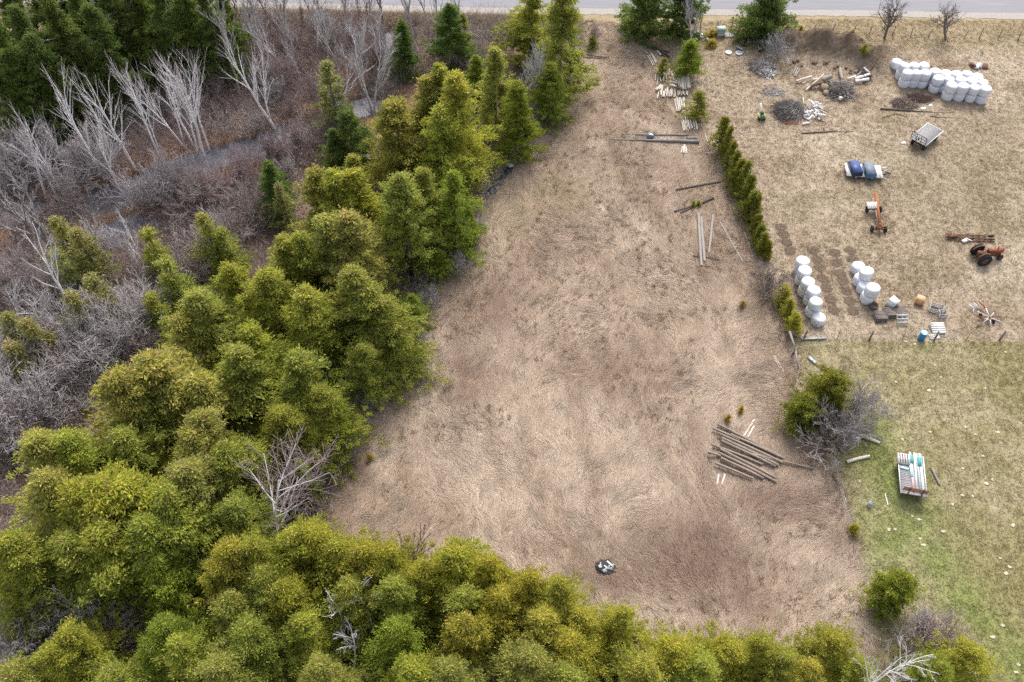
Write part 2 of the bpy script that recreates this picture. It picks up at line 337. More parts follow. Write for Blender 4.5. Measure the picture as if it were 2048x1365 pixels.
L = (.28 + .48 * R.rand(n)) * (.75 + .5 * fbm(q[:, 0], q[:, 1], 4, 7)); w = .018 + .026 * R.rand(n)
V = blades(q, a, L, w, .02 + .06 * R.rand(n), .02 + .13 * R.rand(n) ** 2 + .14 * tall * R.rand(n), .006 * R.randn(n))
tc = np.where(pick, R.rand(len(tuft))[j], R.rand(n)); c = gcq(q[:, 0], q[:, 1]) * (.94 + .16 * R.rand(n) + .40 * (tc - .5) - .30 * (tc < .06))[:, None]
c = np.where((R.rand(n) < .025)[:, None], c * np.array([.62, .54, .48]), c)
tag(link('dry_grass', soup('dry_grass', V, np.clip(c, 0, .8), [m_grass])), 'matted dry straw coloured grass lying across the middle field', 'grass', kind='stuff')
n = 3600; q0 = scatter(n, FIELD); q0 = q0[fbm(q0[:, 0], q0[:, 1], 7, 4, 3) > .46]; n = len(q0) * 14; q = np.repeat(q0, 14, 0) + R.randn(n, 2) * .10; hh = np.repeat(.6 + .8 * R.rand(len(q0)), 14)
V = blades(q, R.rand(n) * 6.28, (.12 + .18 * R.rand(n)) * hh, .025 + .03 * R.rand(n), .02 + .05 * R.rand(n), (.12 + .22 * R.rand(n)) * hh, .01 * R.randn(n))
c = np.repeat(np.array([[.30, .225, .15], [.25, .19, .115], [.22, .15, .11], [.34, .27, .17]])[R.randint(0, 4, len(q0))], 14, 0) * (.75 + .4 * R.rand(n, 1))
tag(link('weed_tufts', soup('weed_tufts', V, c, [m_grass])), 'small brown weed tufts scattered through the middle field', 'weeds', kind='stuff')
n = 700; q = np.concatenate([np.array(p)[:2] + (np.sqrt(R.rand(n)) * (.44 + .06 * R.rand(n)))[:, None] * np.stack([np.cos(an_), np.sin(an_)], -1) for p in PRINTS for an_ in [R.rand(n) * 6.28]]); n = len(q)
V = blades(q, R.rand(n) * 6.28, .08 + .12 * R.rand(n), .03 + .03 * R.rand(n), .012 + .02 * R.rand(n), .02 + .035 * R.rand(n), .006 * R.randn(n))
tag(link('dead_grass', soup('dead_grass', V, np.array([.235, .178, .13]) * (.65 + .6 * R.rand(n, 1)), [m_grass])), 'dark round patches of dead grass where bales stood', 'grass', kind='stuff')
YARD = PX([(1240, 44), (1700, 38), (2400, 46), (2500, 1500), (1830, 1420), (1735, 1240), (1705, 1060), (1640, 890), (1590, 700), (1500, 490), (1420, 300), (1345, 215), (1255, 95)])
n = 400000; q = scatter(n, YARD); tuft = q[R.randint(0, n, n // 10)]; pick = R.rand(n) < .6; j = R.randint(0, len(tuft), n)
q = np.where(pick[:, None], tuft[j] + R.randn(n, 2) * .13, q)
ok = dline(q[:, 0], q[:, 1], ROADE) > .5; q = q[ok]; n = len(q); pick = pick[ok]; j = j[ok]
for p in PRINTS:
    pr = np.hypot(q[:, 0] - p[0], q[:, 1] - p[1]) < .50 * (0.85 + .3 * R.rand(n)); ok = ~pr | (R.rand(n) < .15); q = q[ok]; pick = pick[ok]; j = j[ok]; n = len(q)
a = R.rand(n) * 2 * math.pi; L = .08 + .16 * R.rand(n); w = .016 + .024 * R.rand(n)
V = blades(q, a, L, w, .01 + .03 * R.rand(n), .03 + .10 * R.rand(n), .01 * R.randn(n))
tc = np.where(pick, R.rand(len(tuft))[j], R.rand(n)); c = gcq(q[:, 0], q[:, 1]) * (.92 + .16 * R.rand(n) + .40 * (tc - .5) - .35 * (tc < .05))[:, None]
c = np.where((R.rand(n) < .05)[:, None], c * .6, c)
tag(link('short_grass', soup('short_grass', V, np.clip(c, 0, .8), [m_grass])), 'short grazed tan and green grass of the paddock and lawn', 'grass', kind='stuff')
VERGE = PX([(-100, 14), (450, 18), (950, 30), (1165, 34), (1165, 80), (950, 75), (700, 60), (400, 35), (-100, 30)])
n = 60000; q = scatter(n, VERGE); a = R.rand(n) * 6.28; V = blades(q, a, .3 + .5 * R.rand(n), .02 + .03 * R.rand(n), .05 * R.rand(n), .1 + .4 * R.rand(n), .01 * R.randn(n))
c = np.array([.36, .29, .205]) * (.6 + .6 * R.rand(n, 1)); tag(link('verge_grass', soup('verge_grass', V, c, [m_grass])), 'tall bleached dry grass along the roadside ditch', 'grass', kind='stuff')
n = 100000; q = scatter(n, WOOD); ok = thq(q[:, 0], q[:, 1]) > -.36; q = q[ok]; n = len(q)
V = blades(q, R.rand(n) * 6.28, .08 + .14 * R.rand(n), .06 + .08 * R.rand(n), .01 + .04 * R.rand(n), .02 + .09 * R.rand(n), .04 * R.randn(n))
c = gcq(q[:, 0], q[:, 1]) * (.5 + .9 * R.rand(n, 1)); tag(link('leaf_litter', soup('leaf_litter', V, c, [m_grass])), 'brown fallen leaves covering the floor of the wood', 'leaf litter', kind='stuff')

# ------------------------------------------------------------------ brush thicket (stuff)
m_twig = sm('brush_twigs')
def pyr(P0, P1, r):
    d = P1 - P0; d = d / (np.linalg.norm(d, axis=1, keepdims=True) + 1e-9); ref = np.tile([[.31, .95, .05]], (len(d), 1)); a = np.cross(d, ref); a /= np.linalg.norm(a, axis=1, keepdims=True) + 1e-9; b = np.cross(d, a); r = r[:, None]
    A = [P0 + a * r, P0 - .5 * a * r + .87 * b * r, P0 - .5 * a * r - .87 * b * r]
    return np.concatenate([np.stack([A[0], A[1], P1], 1), np.stack([A[1], A[2], P1], 1), np.stack([A[2], A[0], P1], 1)])
def thicket(name, label, n, poly, hlo, hhi, pal, keep=None, rad=.012, spread=.55, kids=3, clump=9):
    q = scatter(max(n // clump, 10), poly); q = q[R.randint(0, len(q), n)]; q0 = q + R.randn(n, 2) * .35
    ok = (dline(q0[:, 0], q0[:, 1], CREEK) > .6 + .9 * R.rand(n)) | (R.rand(n) < .2)
    ok &= (thq(q0[:, 0], q0[:, 1]) > -.5) | (R.rand(len(q0)) < .22)
    if keep is not None: ok &= keep(q0[:, 0], q0[:, 1])
    q0 = q0[ok]; q = q[ok]; n = len(q0); cl = vn(q[:, 0], q[:, 1], .8, 3)
    h = (hlo + (hhi - hlo) * R.rand(n)) * (.6 + .8 * fbm(q[:, 0], q[:, 1], 6, 2)); P0 = np.concatenate([q0, thq(q0[:, 0], q0[:, 1])[:, None] - .05], 1)
    dirn = np.concatenate([(q0 - q) * .9 + R.randn(n, 2) * spread * .5, np.ones((n, 1)) * 1.0], 1); P1 = P0 + dirn * h[:, None]
    pal = np.array(pal); ci = np.clip((fbm(q[:, 0], q[:, 1], 7, 6, 2) - .2) / .6 * len(pal) + R.randn(n) * .5, 0, len(pal) - 1).astype(int); c = pal[ci] * (.7 + .6 * R.rand(n, 1))
    Vs = [pyr(P0, P1, np.full(n, rad))]; Cs = [np.tile(c, (3, 1))]
    for k in range(kids):
        t = (.35 + .6 * R.rand(n))[:, None]; B = P0 + (P1 - P0) * t; E = B + (R.randn(n, 3) * [spread, spread, .35] + [0, 0, .5]) * (h * .34)[:, None]
        Vs.append(pyr(B, E, np.full(n, rad * .65))); Cs.append(np.tile(c * (.85 + .3 * R.rand(n, 1)), (3, 1)))
    return tag(link(name, soup(name, np.concatenate(Vs), np.concatenate(Cs), [m_twig])), label, 'brush', kind='stuff')
BR1 = PX([(-200, 130), (330, 70), (430, 28), (760, 34), (960, 40), (1060, 60), (960, 170), (850, 150), (780, 210), (640, 320), (560, 420), (480, 520), (300, 650), (330, 760), (-200, 1000)])
near_e = lambda x, y: dline(x, y, FIELD, True) > .5
thicket('brush_thicket', 'purple brown leafless brush filling the swampy wood around the creek', 34000, BR1, .9, 2.8, [(.31, .24, .23), (.26, .20, .185), (.36, .30, .285), (.23, .17, .15), (.40, .36, .345)], rad=.018)
BR2 = PX([(-200, 1000), (330, 760), (480, 520), (700, 470), (860, 560), (830, 680), (760, 780), (700, 890), (640, 980), (600, 1060), (700, 1180), (1000, 1240), (1500, 1360), (2100, 1420), (-200, 1500)])
thicket('undergrowth', 'thin leafless undergrowth between the cedars', 9000, BR2, .7, 2.2, [(.36, .31, .29), (.27, .215, .195), (.45, .41, .39)], kids=3, rad=.019)
EDGE = PX([(1140, 60), (1165, 150), (1110, 215), (1065, 270), (990, 365), (945, 470), (890, 560), (840, 660), (780, 770), (715, 880), (660, 970), (640, 1060), (600, 1060), (640, 940), (700, 830), (800, 630), (900, 480), (980, 330), (1090, 170)])
thicket('edge_brush', 'grey leafless brush along the foot of the cedars at the field edge', 5200, EDGE, .5, 1.7, [(.42, .365, .34), (.31, .245, .22), (.50, .465, .465)], rad=.018)
FENCE_R = PX([(1420, 290), (1480, 430), (1540, 580), (1590, 700), (1600, 760), (1625, 880), (1690, 990), (1725, 1120), (1700, 1120), (1660, 1000), (1600, 880), (1570, 760), (1570, 700), (1520, 580), (1455, 430), (1400, 290)])
thicket('fence_brush', 'reddish dry weeds along the overgrown fence line', 2200, FENCE_R, .25, .8, [(.30, .19, .15), (.24, .16, .125), (.36, .28, .22)], kids=2, rad=.014)
thicket('cane_brush', 'reddish brown canes standing in the lower right of the field', 2600, PX([(1480, 985), (1600, 900), (1660, 1000), (1640, 1060), (1540, 1060), (1380, 1180), (1240, 1180), (1190, 1120), (1330, 1090)]), .15, .5, [(.27, .175, .14), (.33, .235, .19)], kids=1, rad=.009)

# ------------------------------------------------------------------ cedars
m_leaf = sm('cedar_foliage', .5, True)
m_bark = pm('cedar_bark', (.15, .125, .11), .95, .35, 9, .4)
def cedar_proto(seed, H, Rr, nbr, ncl, nlf, leaf, base=.03, pw=.95, sig=.2, gold=.07, lead=1):
    r = np.random.RandomState(seed); t = r.rand(nbr); t = base + (.985 - base) * t ** .92
    ld = [(0, 0, H, Rr if lead < 2 else Rr * .85)]
    for k in range(lead): an = k * 2.4 + seed; of = Rr * (.42 + .2 * r.rand()) * (1 if lead > 2 else .7); ld.append((of * .75 * math.cos(an), of * .75 * math.sin(an), H * (.66 + .2 * r.rand()), Rr * (.6 + .2 * r.rand())))
    ld = np.array(ld); wt = ld[:, 2] * ld[:, 3] ** 1.3; K = ld[r.choice(len(ld), nbr, p=wt / wt.sum())]; K[:6] = ld[0]; t[:6] = np.linspace(.8, .985, 6)
    prof = ((1 - t) / (1 - base)) ** pw * (1 + .30 * np.sin(math.pi * t)) * (.82 + .18 * np.clip((t - base) / .12, 0, 1))
    az = np.arange(nbr) * 2.39996 + r.randn(nbr) * .5; lob = 1 + .16 * np.sin(az * 2 + seed) + .12 * np.sin(az * 3 + seed * 2 + 5 * t); ln = K[:, 3] * prof * lob * (.45 + .78 * r.rand(nbr) ** 1.2) + .010 * H
    z0 = t * K[:, 2]; up = np.where(t > .7, .30, .04 + .25 * (t - .35))
    B = np.stack([K[:, 0], K[:, 1], z0 * .985 - .12 * ln], -1); E = np.stack([K[:, 0] + np.cos(az) * ln, K[:, 1] + np.sin(az) * ln, z0 + up * ln + r.randn(nbr) * .12], -1)
    ln_ = np.linalg.norm(E - B, axis=1); wd = sig * (.6 + .8 * r.rand(nbr))
    s = (.30 + .74 * (np.arange(ncl) + .5) / ncl)[None, :, None]; s = np.repeat(s, nbr, 0) + r.randn(nbr, ncl, 1) * .05
    C = B[:, None] * (1 - s) + E[:, None] * s; C[:, :, 2] -= (.10 * (s[:, :, 0] ** 2) * ln_[:, None]) * (t[:, None] < .8); lat = np.stack([-np.sin(az), np.cos(az), 0 * az], -1)[:, None] * (r.randn(nbr, ncl, 1) * .22 * ln_[:, None, None] * s ** 1.5); C = C + lat + r.randn(nbr, ncl, 3) * [.08, .08, .07]; C = C.reshape(-1, 3)
    ct = np.repeat(t, ncl); nc = len(C); cc = np.repeat(r.rand(nbr), ncl) * .5 + .5 * r.rand(nc)
    m = int(nlf); sp = (np.repeat(wd, ncl) * (.75 + .5 * np.tile(np.arange(ncl) / ncl, nbr)))[:, None, None]
    off = r.randn(nc, m, 3) * np.array([1, 1, .42]) * sp; P = (C[:, None] + off).reshape(-1, 3); k = len(P)
    out = P.copy(); out[:, 2] = 0; out /= np.linalg.norm(out, axis=1, keepdims=True) + 1e-6
    d = out * .9 + r.randn(k, 3) * .5 + np.array([0, 0, .30]); d /= np.linalg.norm(d, axis=1, keepdims=True); sd_ = np.cross(d, r.randn(k, 3)); sd_ /= np.linalg.norm(sd_, axis=1, keepdims=True) + 1e-6
    ll = leaf * (.65 + .7 * r.rand(k))[:, None]; V = np.stack([P - d * ll * .3 + sd_ * ll * .23, P - d * ll * .3 - sd_ * ll * .23, P + d * ll * .7], 1)
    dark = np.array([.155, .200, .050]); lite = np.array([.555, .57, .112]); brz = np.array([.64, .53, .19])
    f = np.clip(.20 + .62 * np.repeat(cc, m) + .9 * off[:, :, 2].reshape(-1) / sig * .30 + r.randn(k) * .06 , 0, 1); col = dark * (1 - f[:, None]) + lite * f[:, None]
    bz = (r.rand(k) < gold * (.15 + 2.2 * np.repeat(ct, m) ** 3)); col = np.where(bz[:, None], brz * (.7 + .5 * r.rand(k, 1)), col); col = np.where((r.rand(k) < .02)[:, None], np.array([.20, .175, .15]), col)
    p0 = [np.array([[0, 0, -.15 * H * .1]])]; hs_ = np.linspace(0, H * .96, 9); tp = np.stack([.02 * H * np.sin(hs_ * .9 + seed) * .4, .02 * H * np.cos(hs_ * .7 + seed) * .3, hs_], -1); tp[0] = [0, 0, -.15]
    rr = .022 * H * (1 - .93 * hs_ / (H * .96))
    V1, F1 = tubes(tp[:-1], tp[1:], rr[:-1] , rr[1:], 6); sel = r.permutation(nbr)[:60]; zz = np.clip(B[sel, 2], .05 * H, .9 * H); B2 = np.stack([np.interp(zz, hs_, tp[:, 0]), np.interp(zz, hs_, tp[:, 1]), zz], -1); V2, F2 = tubes(B2, E[sel], np.full(len(sel), .0045 * H), np.full(len(sel), .0009 * H), 3)
    kk = r.permutation(nc)[:70]; q0 = C[kk]; o2 = q0.copy(); o2[:, 2] = 0; o2 /= np.linalg.norm(o2, axis=1, keepdims=True) + 1e-6; q1 = q0 + (o2 * .8 + r.randn(len(kk), 3) * .4) * .05 * H
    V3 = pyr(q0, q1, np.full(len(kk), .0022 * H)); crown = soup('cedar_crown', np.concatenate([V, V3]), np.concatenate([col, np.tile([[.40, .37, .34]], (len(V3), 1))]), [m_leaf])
    trunk = raw_mesh('cedar_trunk', np.concatenate([V1, V2]), [F1, F2 + len(V1)], [m_bark], True)
    return crown, trunk, H, Rr
PROTO = {'tall': [cedar_proto(s, 10, 3.1, 128, 8, 38, .20, lead=k, pw=.90, sig=.155) for s, k in ((1, 0), (2, 1), (3, 0), (4, 1), (5, 0))],
         'wide': [cedar_proto(s, 8, 3.1, 124, 8, 46, .165, pw=.82, lead=k, sig=.145) for s, k in ((21, 0), (22, 1), (23, 0), (24, 1), (25, 0))],
         'thin': [cedar_proto(s, 8, 2.3, 56, 6, 17, .24, gold=.15, sig=.20, lead=2) for s in (31, 32, 33)],
         'bush': [cedar_proto(s, 4, 2.0, 110, 6, 34, .16, pw=.6, lead=1, sig=.13) for s in (51, 52)],
         'small': [cedar_proto(s, 3, 1.0, 76, 5, 20, .13, pw=.62, sig=.075) for s in (41, 42, 43)]}
NOM = {'tall': 2.7, 'wide': 2.75, 'thin': 2.2, 'bush': 2.0, 'small': 1.0}
TINT = {'bright': (1.04, 1.04, .85, 1), 'mid': (.92, .94, .88, 1), 'dark': (.46, .60, .68, 1), 'deep': (.44, .55, .60, 1), 'olive': (1.03, .98, 1.15, 1), 'gold': (1.12, 1.03, .8, 1), 'dull': (.86, .84, 1.2, 1), 'fresh': (.76, .86, .62, 1), 'hedge': (.66, .66, .50, 1), 'rust': (1.25, .92, 1.0, 1)}
rc = random.Random(5); NC = [0]
def cedar(pos, h, r, tint, label, group=None, kind='tall', name='cedar_tree', cat='cedar tree'):
    P = PROTO[kind]; cr, tr, H0, R0 = P[NC[0] % len(P)]; R0 = NOM[kind]; NC[0] += 1
    e = thing(name, label, cat, (pos[0], pos[1], float(th(pos[0], pos[1])) - .02), rc.random() * 6.28, group)
    e.scale = (r / R0 * rc.uniform(.92, 1.08), r / R0 * rc.uniform(.92, 1.08), h / H0)
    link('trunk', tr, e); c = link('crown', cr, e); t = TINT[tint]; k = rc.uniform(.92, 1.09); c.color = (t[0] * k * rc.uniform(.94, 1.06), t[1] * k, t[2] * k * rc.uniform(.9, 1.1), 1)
    return e
def cA(px, py, h, r, tint, label, group=None, kind='tall'): return cedar(G(px, py, h * .97), h, r * ((1.3 if kind == 'tall' else 1.14) if h > 7.6 and group != GW else 1), tint, label, group, kind)          # by tip
def cB(bx, by, ty, r, tint, label, group=None, kind='tall', **k):                                                                         # by foot and tip row
    b = G(bx, by); lo, hi = .3, 20
    for _ in range(40):
        m = (lo + hi) / 2; P = np.array([b[0], b[1], m]); v = ((P[1]) * SP + (P[2] - HC) * CP) / (P[1] * CP - (P[2] - HC) * SP); y = 682.5 - v * F
        if y > ty: lo = m
        else: hi = m
    return cedar(b, lo, r * (1.18 if kind == 'tall' else 1), tint, label, group, kind, **k)
thin = lambda L: [x for i, x in enumerate(L) if i % 3 != 2]
half = lambda L: [x for i, x in enumerate(L) if i % 2 == 0]
GE = 'cedars along the edge of the field'; GD = 'cedars in the dense stand on the left'; GS = 'cedars across the foot of the picture'; GH = 'young cedars of the hedge row'; GW = 'dark conifers at the far corner of the wood'; GT = 'stunted cedars in the swampy wood'
cB(1118, 188, -28, 2.7, 'mid', 'tallest cedar beside the road at the top of the field edge', GE)
cB(1062, 130, -20, 2.6, 'mid', 'tall cedar behind the grey wispy tree, tip against the road', GE)
cB(1098, 242, 126, 1.9, 'mid', 'conical cedar in front of the tall roadside cedar, right of the grey tree', GE)
cB(1032, 308, 165, 2.1, 'fresh', 'dark green cedar below the grey wispy tree at the field edge', GE)
cB(992, 262, 94, 2.2, 'olive', 'olive cedar tangled in the left side of the grey wispy tree', GE)
cB(955, 205, 111, 1.4, 'fresh', 'small pointed green cedar left of the grey wispy tree', GE)
cB(922, 372, 150, 2.9, 'bright', 'largest bright cedar above the black plastic heap at the field edge', GE)
cB(893, 330, 128, 2.5, 'bright', 'bright cedar with the highest tip of the upper stand', GE)
cA(854, 160, 11, 2.3, 'olive', 'yellow olive cedar just left of the highest tip in the upper stand', GE)
cA(787, 208, 10.5, 3.0, 'olive', 'broad dull olive cedar on the creek side of the upper stand', GE)
cA(880, 222, 11, 2.6, 'bright', 'bright cedar in front of the highest tip in the upper stand', GE)
cB(915, 505, 345, 2.2, 'fresh', 'fresh green cedar below the black plastic heap', GE)
cA(846, 344, 10, 1.9, 'mid', 'slim cedar left of the fresh green one below the black plastic heap', GE)
cB(938, 482, 410, 1.0, 'fresh', 'low green cedar skirting the field under the black plastic heap', GE, 'wide')
cA(797, 357, 11.5, 3.0, 'mid', 'broad rounded cedar with golden tip at the middle of the field edge', GE, 'wide')
cB(882, 555, 500, 1.3, 'fresh', 'low cedar bough jutting into the field at its middle', GE, 'wide')
cA(629, 344, 11, 2.4, 'olive', 'pale tipped cedar, leftmost of the three tips above the middle stand', GD)
cA(667, 349, 11.5, 2.4, 'bright', 'cedar with the centre tip of three above the middle stand', GD)
cA(705, 349, 11, 2.5, 'bright', 'cedar with the right tip of three above the middle stand', GD)
cA(652, 441, 11, 2.6, 'olive', 'cedar with twin pale tips in the middle stand', GD)
cA(691, 436, 11.5, 2.9, 'olive', 'broad pale cedar sloping down to the field in the middle stand', GD)
cA(598, 474, 10, 2.2, 'mid', 'cedar on the creek side of the middle stand', GD)
cA(566, 480, 9.5, 2.2, 'mid', 'outermost cedar on the creek side of the middle stand', GD)
cA(705, 548, 10.5, 2.8, 'mid', 'wide cedar with olive tip facing the field, lower middle stand', GE)
cA(731, 578, 9.5, 2.5, 'mid', 'cedar second from the field in the lower middle stand', GE)
cA(766, 606, 8.5, 2.3, 'mid', 'cedar bordering the field in the lower middle stand', GE)
cB(832, 662, 592, 1.4, 'fresh', 'small fresh cedar standing out at the field edge beside grey brush', GE, 'wide')
cA(609, 583, 10, 2.3, 'bright', 'bright pointed cedar with dead twigs low on its side', GD)
cB(790, 735, 655, 1.9, 'mid', 'low cedar at the field edge above the narrowing of the meadow', GE, 'wide')
cB(745, 790, 690, 2.2, 'mid', 'cedar skirting the field with grey brush at its foot', GE, 'wide')
cA(527, 550, 10, 2.8, 'bright', 'round yellow green cedar left of the bright pointed one', GD, 'wide')
cA(458, 535, 9, 2.5, 'bright', 'yellow green cedar at the inner side of the stand', GD, 'wide')
cA(395, 592, 10, 2.9, 'olive', 'pale tipped broad cedar facing the grey shrubs', GD, 'wide')
cA(360, 640, 8.5, 2.4, 'olive', 'olive cedar beside the lilac grey shrubs', GD)
cA(497, 660, 10.5, 2.5, 'bright', 'pointed cedar with rusty tip in the lower stand', GD)
cA(472, 706, 10.5, 2.9, 'mid', 'broad dark sided cedar in the lower stand', GD)
cA(592, 718, 9.5, 2.6, 'mid', 'cedar facing the field in the lower stand', GE)
cA(636, 780, 8, 2.3, 'mid', 'cedar leaning toward the field in the lower stand', GE, 'wide')
cB(690, 880, 800, 1.7, 'fresh', 'low fresh cedar at the field edge, lower stand', GE, 'wide')
cB(640, 930, 850, 2.0, 'bright', 'bright low cedar just above the white dead tree', GE, 'wide')
cA(560, 820, 8, 2.4, 'mid', 'shaded cedar behind the white dead tree', GD, 'wide')
cB(622, 1000, 930, 1.1, 'fresh', 'small cedar right of the white dead tree', GE, 'small')
for px, py, h, r, t, k in thin(((303, 722, 11, 2.9, 'olive', 'tall'), (227, 755, 11, 2.9, 'olive', 'wide'), (127, 768, 10, 2.8, 'olive', 'wide'), (270, 790, 9, 2.6, 'mid', 'wide'), (350, 770, 9, 2.5, 'mid', 'tall'), (180, 820, 9, 2.6, 'mid', 'wide'),
                           (390, 760, 10, 2.4, 'olive', 'tall'), (396, 834, 9.5, 2.5, 'olive', 'wide'), (440, 830, 9, 2.4, 'mid', 'tall'), (388, 868, 9, 2.6, 'olive', 'wide'), (450, 900, 8.5, 2.6, 'mid', 'wide'), (298, 912, 10, 2.6, 'olive', 'wide'), (367, 934, 9.5, 2.6, 'olive', 'wide'), (240, 870, 9, 2.6, 'mid', 'wide'), (310, 860, 8, 2.5, 'mid', 'wide'),
                           (74, 878, 10, 2.6, 'olive', 'wide'), (127, 876, 10, 2.6, 'bright', 'wide'), (185, 890, 9.5, 2.6, 'mid', 'wide'))):
    cA(px, py, h, r * 1.22, t, 'olive green cedar in the dense stand below the lilac grey shrubs', GD, k)
for px, py, h, r, t in thin(((190, 972, 10.5, 2.8, 'bright'), (150, 980, 10, 2.6, 'gold'), (21, 914, 10, 2.6, 'olive'), (85, 955, 10, 2.7, 'olive'), (245, 965, 10, 2.7, 'bright'), (50, 1040, 9.5, 2.8, 'mid'), (10, 1080, 9, 2.6, 'mid'), (330, 990, 9.5, 2.7, 'mid'), (415, 985, 9, 2.7, 'mid'), (290, 1045, 9, 2.8, 'mid'), (200, 1060, 9, 2.8, 'bright'), (380, 1050, 8, 2.6, 'fresh'), (470, 1010, 7.5, 2.3, 'mid'), (130, 1080, 8, 2.6, 'mid'), (230, 1120, 7, 2.6, 'mid'), (310, 1120, 7, 2.5, 'fresh'))):
    cA(px, py, h, r * 1.22, t, 'rounded yellow green cedar in the big clump at the lower left edge', GD, 'wide')
cA(449, 1100, 8.5, 2.5, 'gold', 'cedar with rusty crown left of the white dead tree', GS, 'wide'); cA(497, 1090, 8.5, 2.4, 'bright', 'bright cedar at the foot of the white dead tree', GS, 'wide')
cA(587, 1062, 8, 2.4, 'gold', 'golden cedar right below the white dead tree', GS, 'wide'); cA(622, 1066, 8, 2.5, 'gold', 'golden cedar at the lower left corner of the field', GS, 'wide')
cA(717, 1098, 8, 2.5, 'gold', 'rounded golden cedar left of the leafless sapling', GS, 'wide'); cA(772, 1106, 7.5, 2.4, 'gold', 'golden cedar at the foot of the leafless sapling', GS, 'wide')
cA(670, 1090, 7.5, 2.4, 'bright', 'yellow green cedar between two golden ones, lower field corner', GS, 'wide')
cA(913, 1109, 8, 2.7, 'gold', 'broad bronze tipped cedar poking up into the field right of the sapling', GS, 'wide'); cA(978, 1126, 7.5, 2.4, 'gold', 'golden cedar right of the broad bronze tipped one', GS, 'wide')
cA(850, 1135, 7, 2.2, 'gold', 'golden cedar in the dip left of the broad bronze tipped one', GS, 'wide')
cA(1058, 1156, 7.5, 2.2, 'gold', 'golden cedar left of the pile of black rubbish', GS, 'wide'); cA(1118, 1171, 7.5, 2.3, 'gold', 'golden cedar just below left of the black rubbish', GS, 'wide')
cA(1160, 1224, 6.5, 2.1, 'gold', 'golden cedar below the black rubbish', GS, 'wide'); cA(1247, 1226, 6, 1.9, 'gold', 'narrow golden cedar below right of the black rubbish', GS, 'wide')
for px, py, h, r, t in thin(((567, 1172, 7.5, 2.4, 'gold'), (520, 1150, 7.5, 2.4, 'mid'), (640, 1130, 7.5, 2.4, 'bright'), (700, 1165, 7, 2.4, 'bright'), (790, 1170, 7, 2.4, 'bright'), (860, 1200, 7, 2.4, 'bright'), (930, 1190, 7, 2.5, 'mid'), (1000, 1190, 7, 2.3, 'gold'), (410, 1250, 7.5, 2.5, 'mid'), (318, 1256, 7, 2.4, 'fresh'), (350, 1290, 7, 2.3, 'bright'),
                        (300, 1330, 7, 2.4, 'gold'), (128, 1268, 7, 2.3, 'gold'), (94, 1300, 7, 2.2, 'gold'), (180, 1300, 6.5, 2.3, 'olive'), (460, 1200, 7, 2.5, 'mid'), (490, 1260, 7, 2.5, 'mid'), (516, 1340, 7, 2.4, 'bright'), (430, 1330, 7, 2.4, 'olive'), (600, 1240, 6.5, 2.4, 'bright'), (570, 1290, 6.5, 2.4, 'mid'), (640, 1330, 6.5, 2.4, 'olive'),
                        (928, 1243, 7, 2.2, 'gold'), (1025, 1216, 7, 2.4, 'gold'), (1090, 1230, 7, 2.4, 'gold'), (790, 1250, 6.5, 2.2, 'fresh'), (740, 1310, 6.5, 2.3, 'bright'), (820, 1330, 6.5, 2.3, 'bright'), (900, 1335, 7, 2.3, 'olive'), (980, 1300, 7, 2.4, 'olive'), (1060, 1310, 7, 2.4, 'olive'), (1140, 1282, 6.5, 2.3, 'gold'), (1210, 1290, 6.5, 2.3, 'gold'), (1290, 1330, 6, 2.2, 'bright'), (1130, 1345, 6.5, 2.3, 'mid'), (1230, 1350, 6, 2.2, 'mid'),
                        (1351, 1290, 5.5, 2.1, 'gold'), (1410, 1325, 5.5, 2.1, 'bright'), (10, 1270, 7, 2.4, 'olive'), (30, 1340, 6.5, 2.3, 'olive'), (220, 1350, 6.5, 2.3, 'mid'))):
    cA(px, py, h, r * 1.15, t, 'yellow green cedar in the belt along the bottom of the picture', GS, 'wide')
cA(1464, 1290, 5.5, 2.1, 'gold', 'golden cedar below the lower right of the field, left of two', GS, 'wide'); cA(1525, 1281, 5.5, 2.0, 'gold', 'golden cedar below the lower right of the field, right of two', GS, 'wide')
cA(1570, 1310, 5, 2.0, 'bright', 'low yellow cedar beside the bare ground at the field corner', GS, 'wide'); cA(1672, 1276, 6, 2.1, 'gold', 'golden cedar left of the white dead tree in the lower right', GS, 'wide')
cA(1720, 1330, 5.5, 2.0, 'bright', 'cedar at the foot of the white dead tree in the lower right', GS, 'wide'); cA(1630, 1335, 5, 2.0, 'gold', 'low golden cedar on the bottom edge, lower right', GS, 'wide')
cA(1948, 1300, 5.5, 2.3, 'gold', 'bronze tinted cedar on the lawn by the lower right corner', GS, 'wide'); cA(1890, 1335, 5, 1.9, 'bright', 'low cedar between the white dead tree and the bronze one', GS, 'wide')
cedar(G(1765, 1205), 4.2, 1.75, 'fresh', 'lone bushy cedar at the fence between the field and the green lawn', None, 'bush')
cedar(G(1640, 815), 4.6, 2.35, 'hedge', 'dense dark green cedar beside the large grey bare bush', None, 'bush'); cedar(G(1595, 845), 3.4, 1.8, 'hedge', 'lower left cedar of the clump beside the large grey bare bush', None, 'bush')
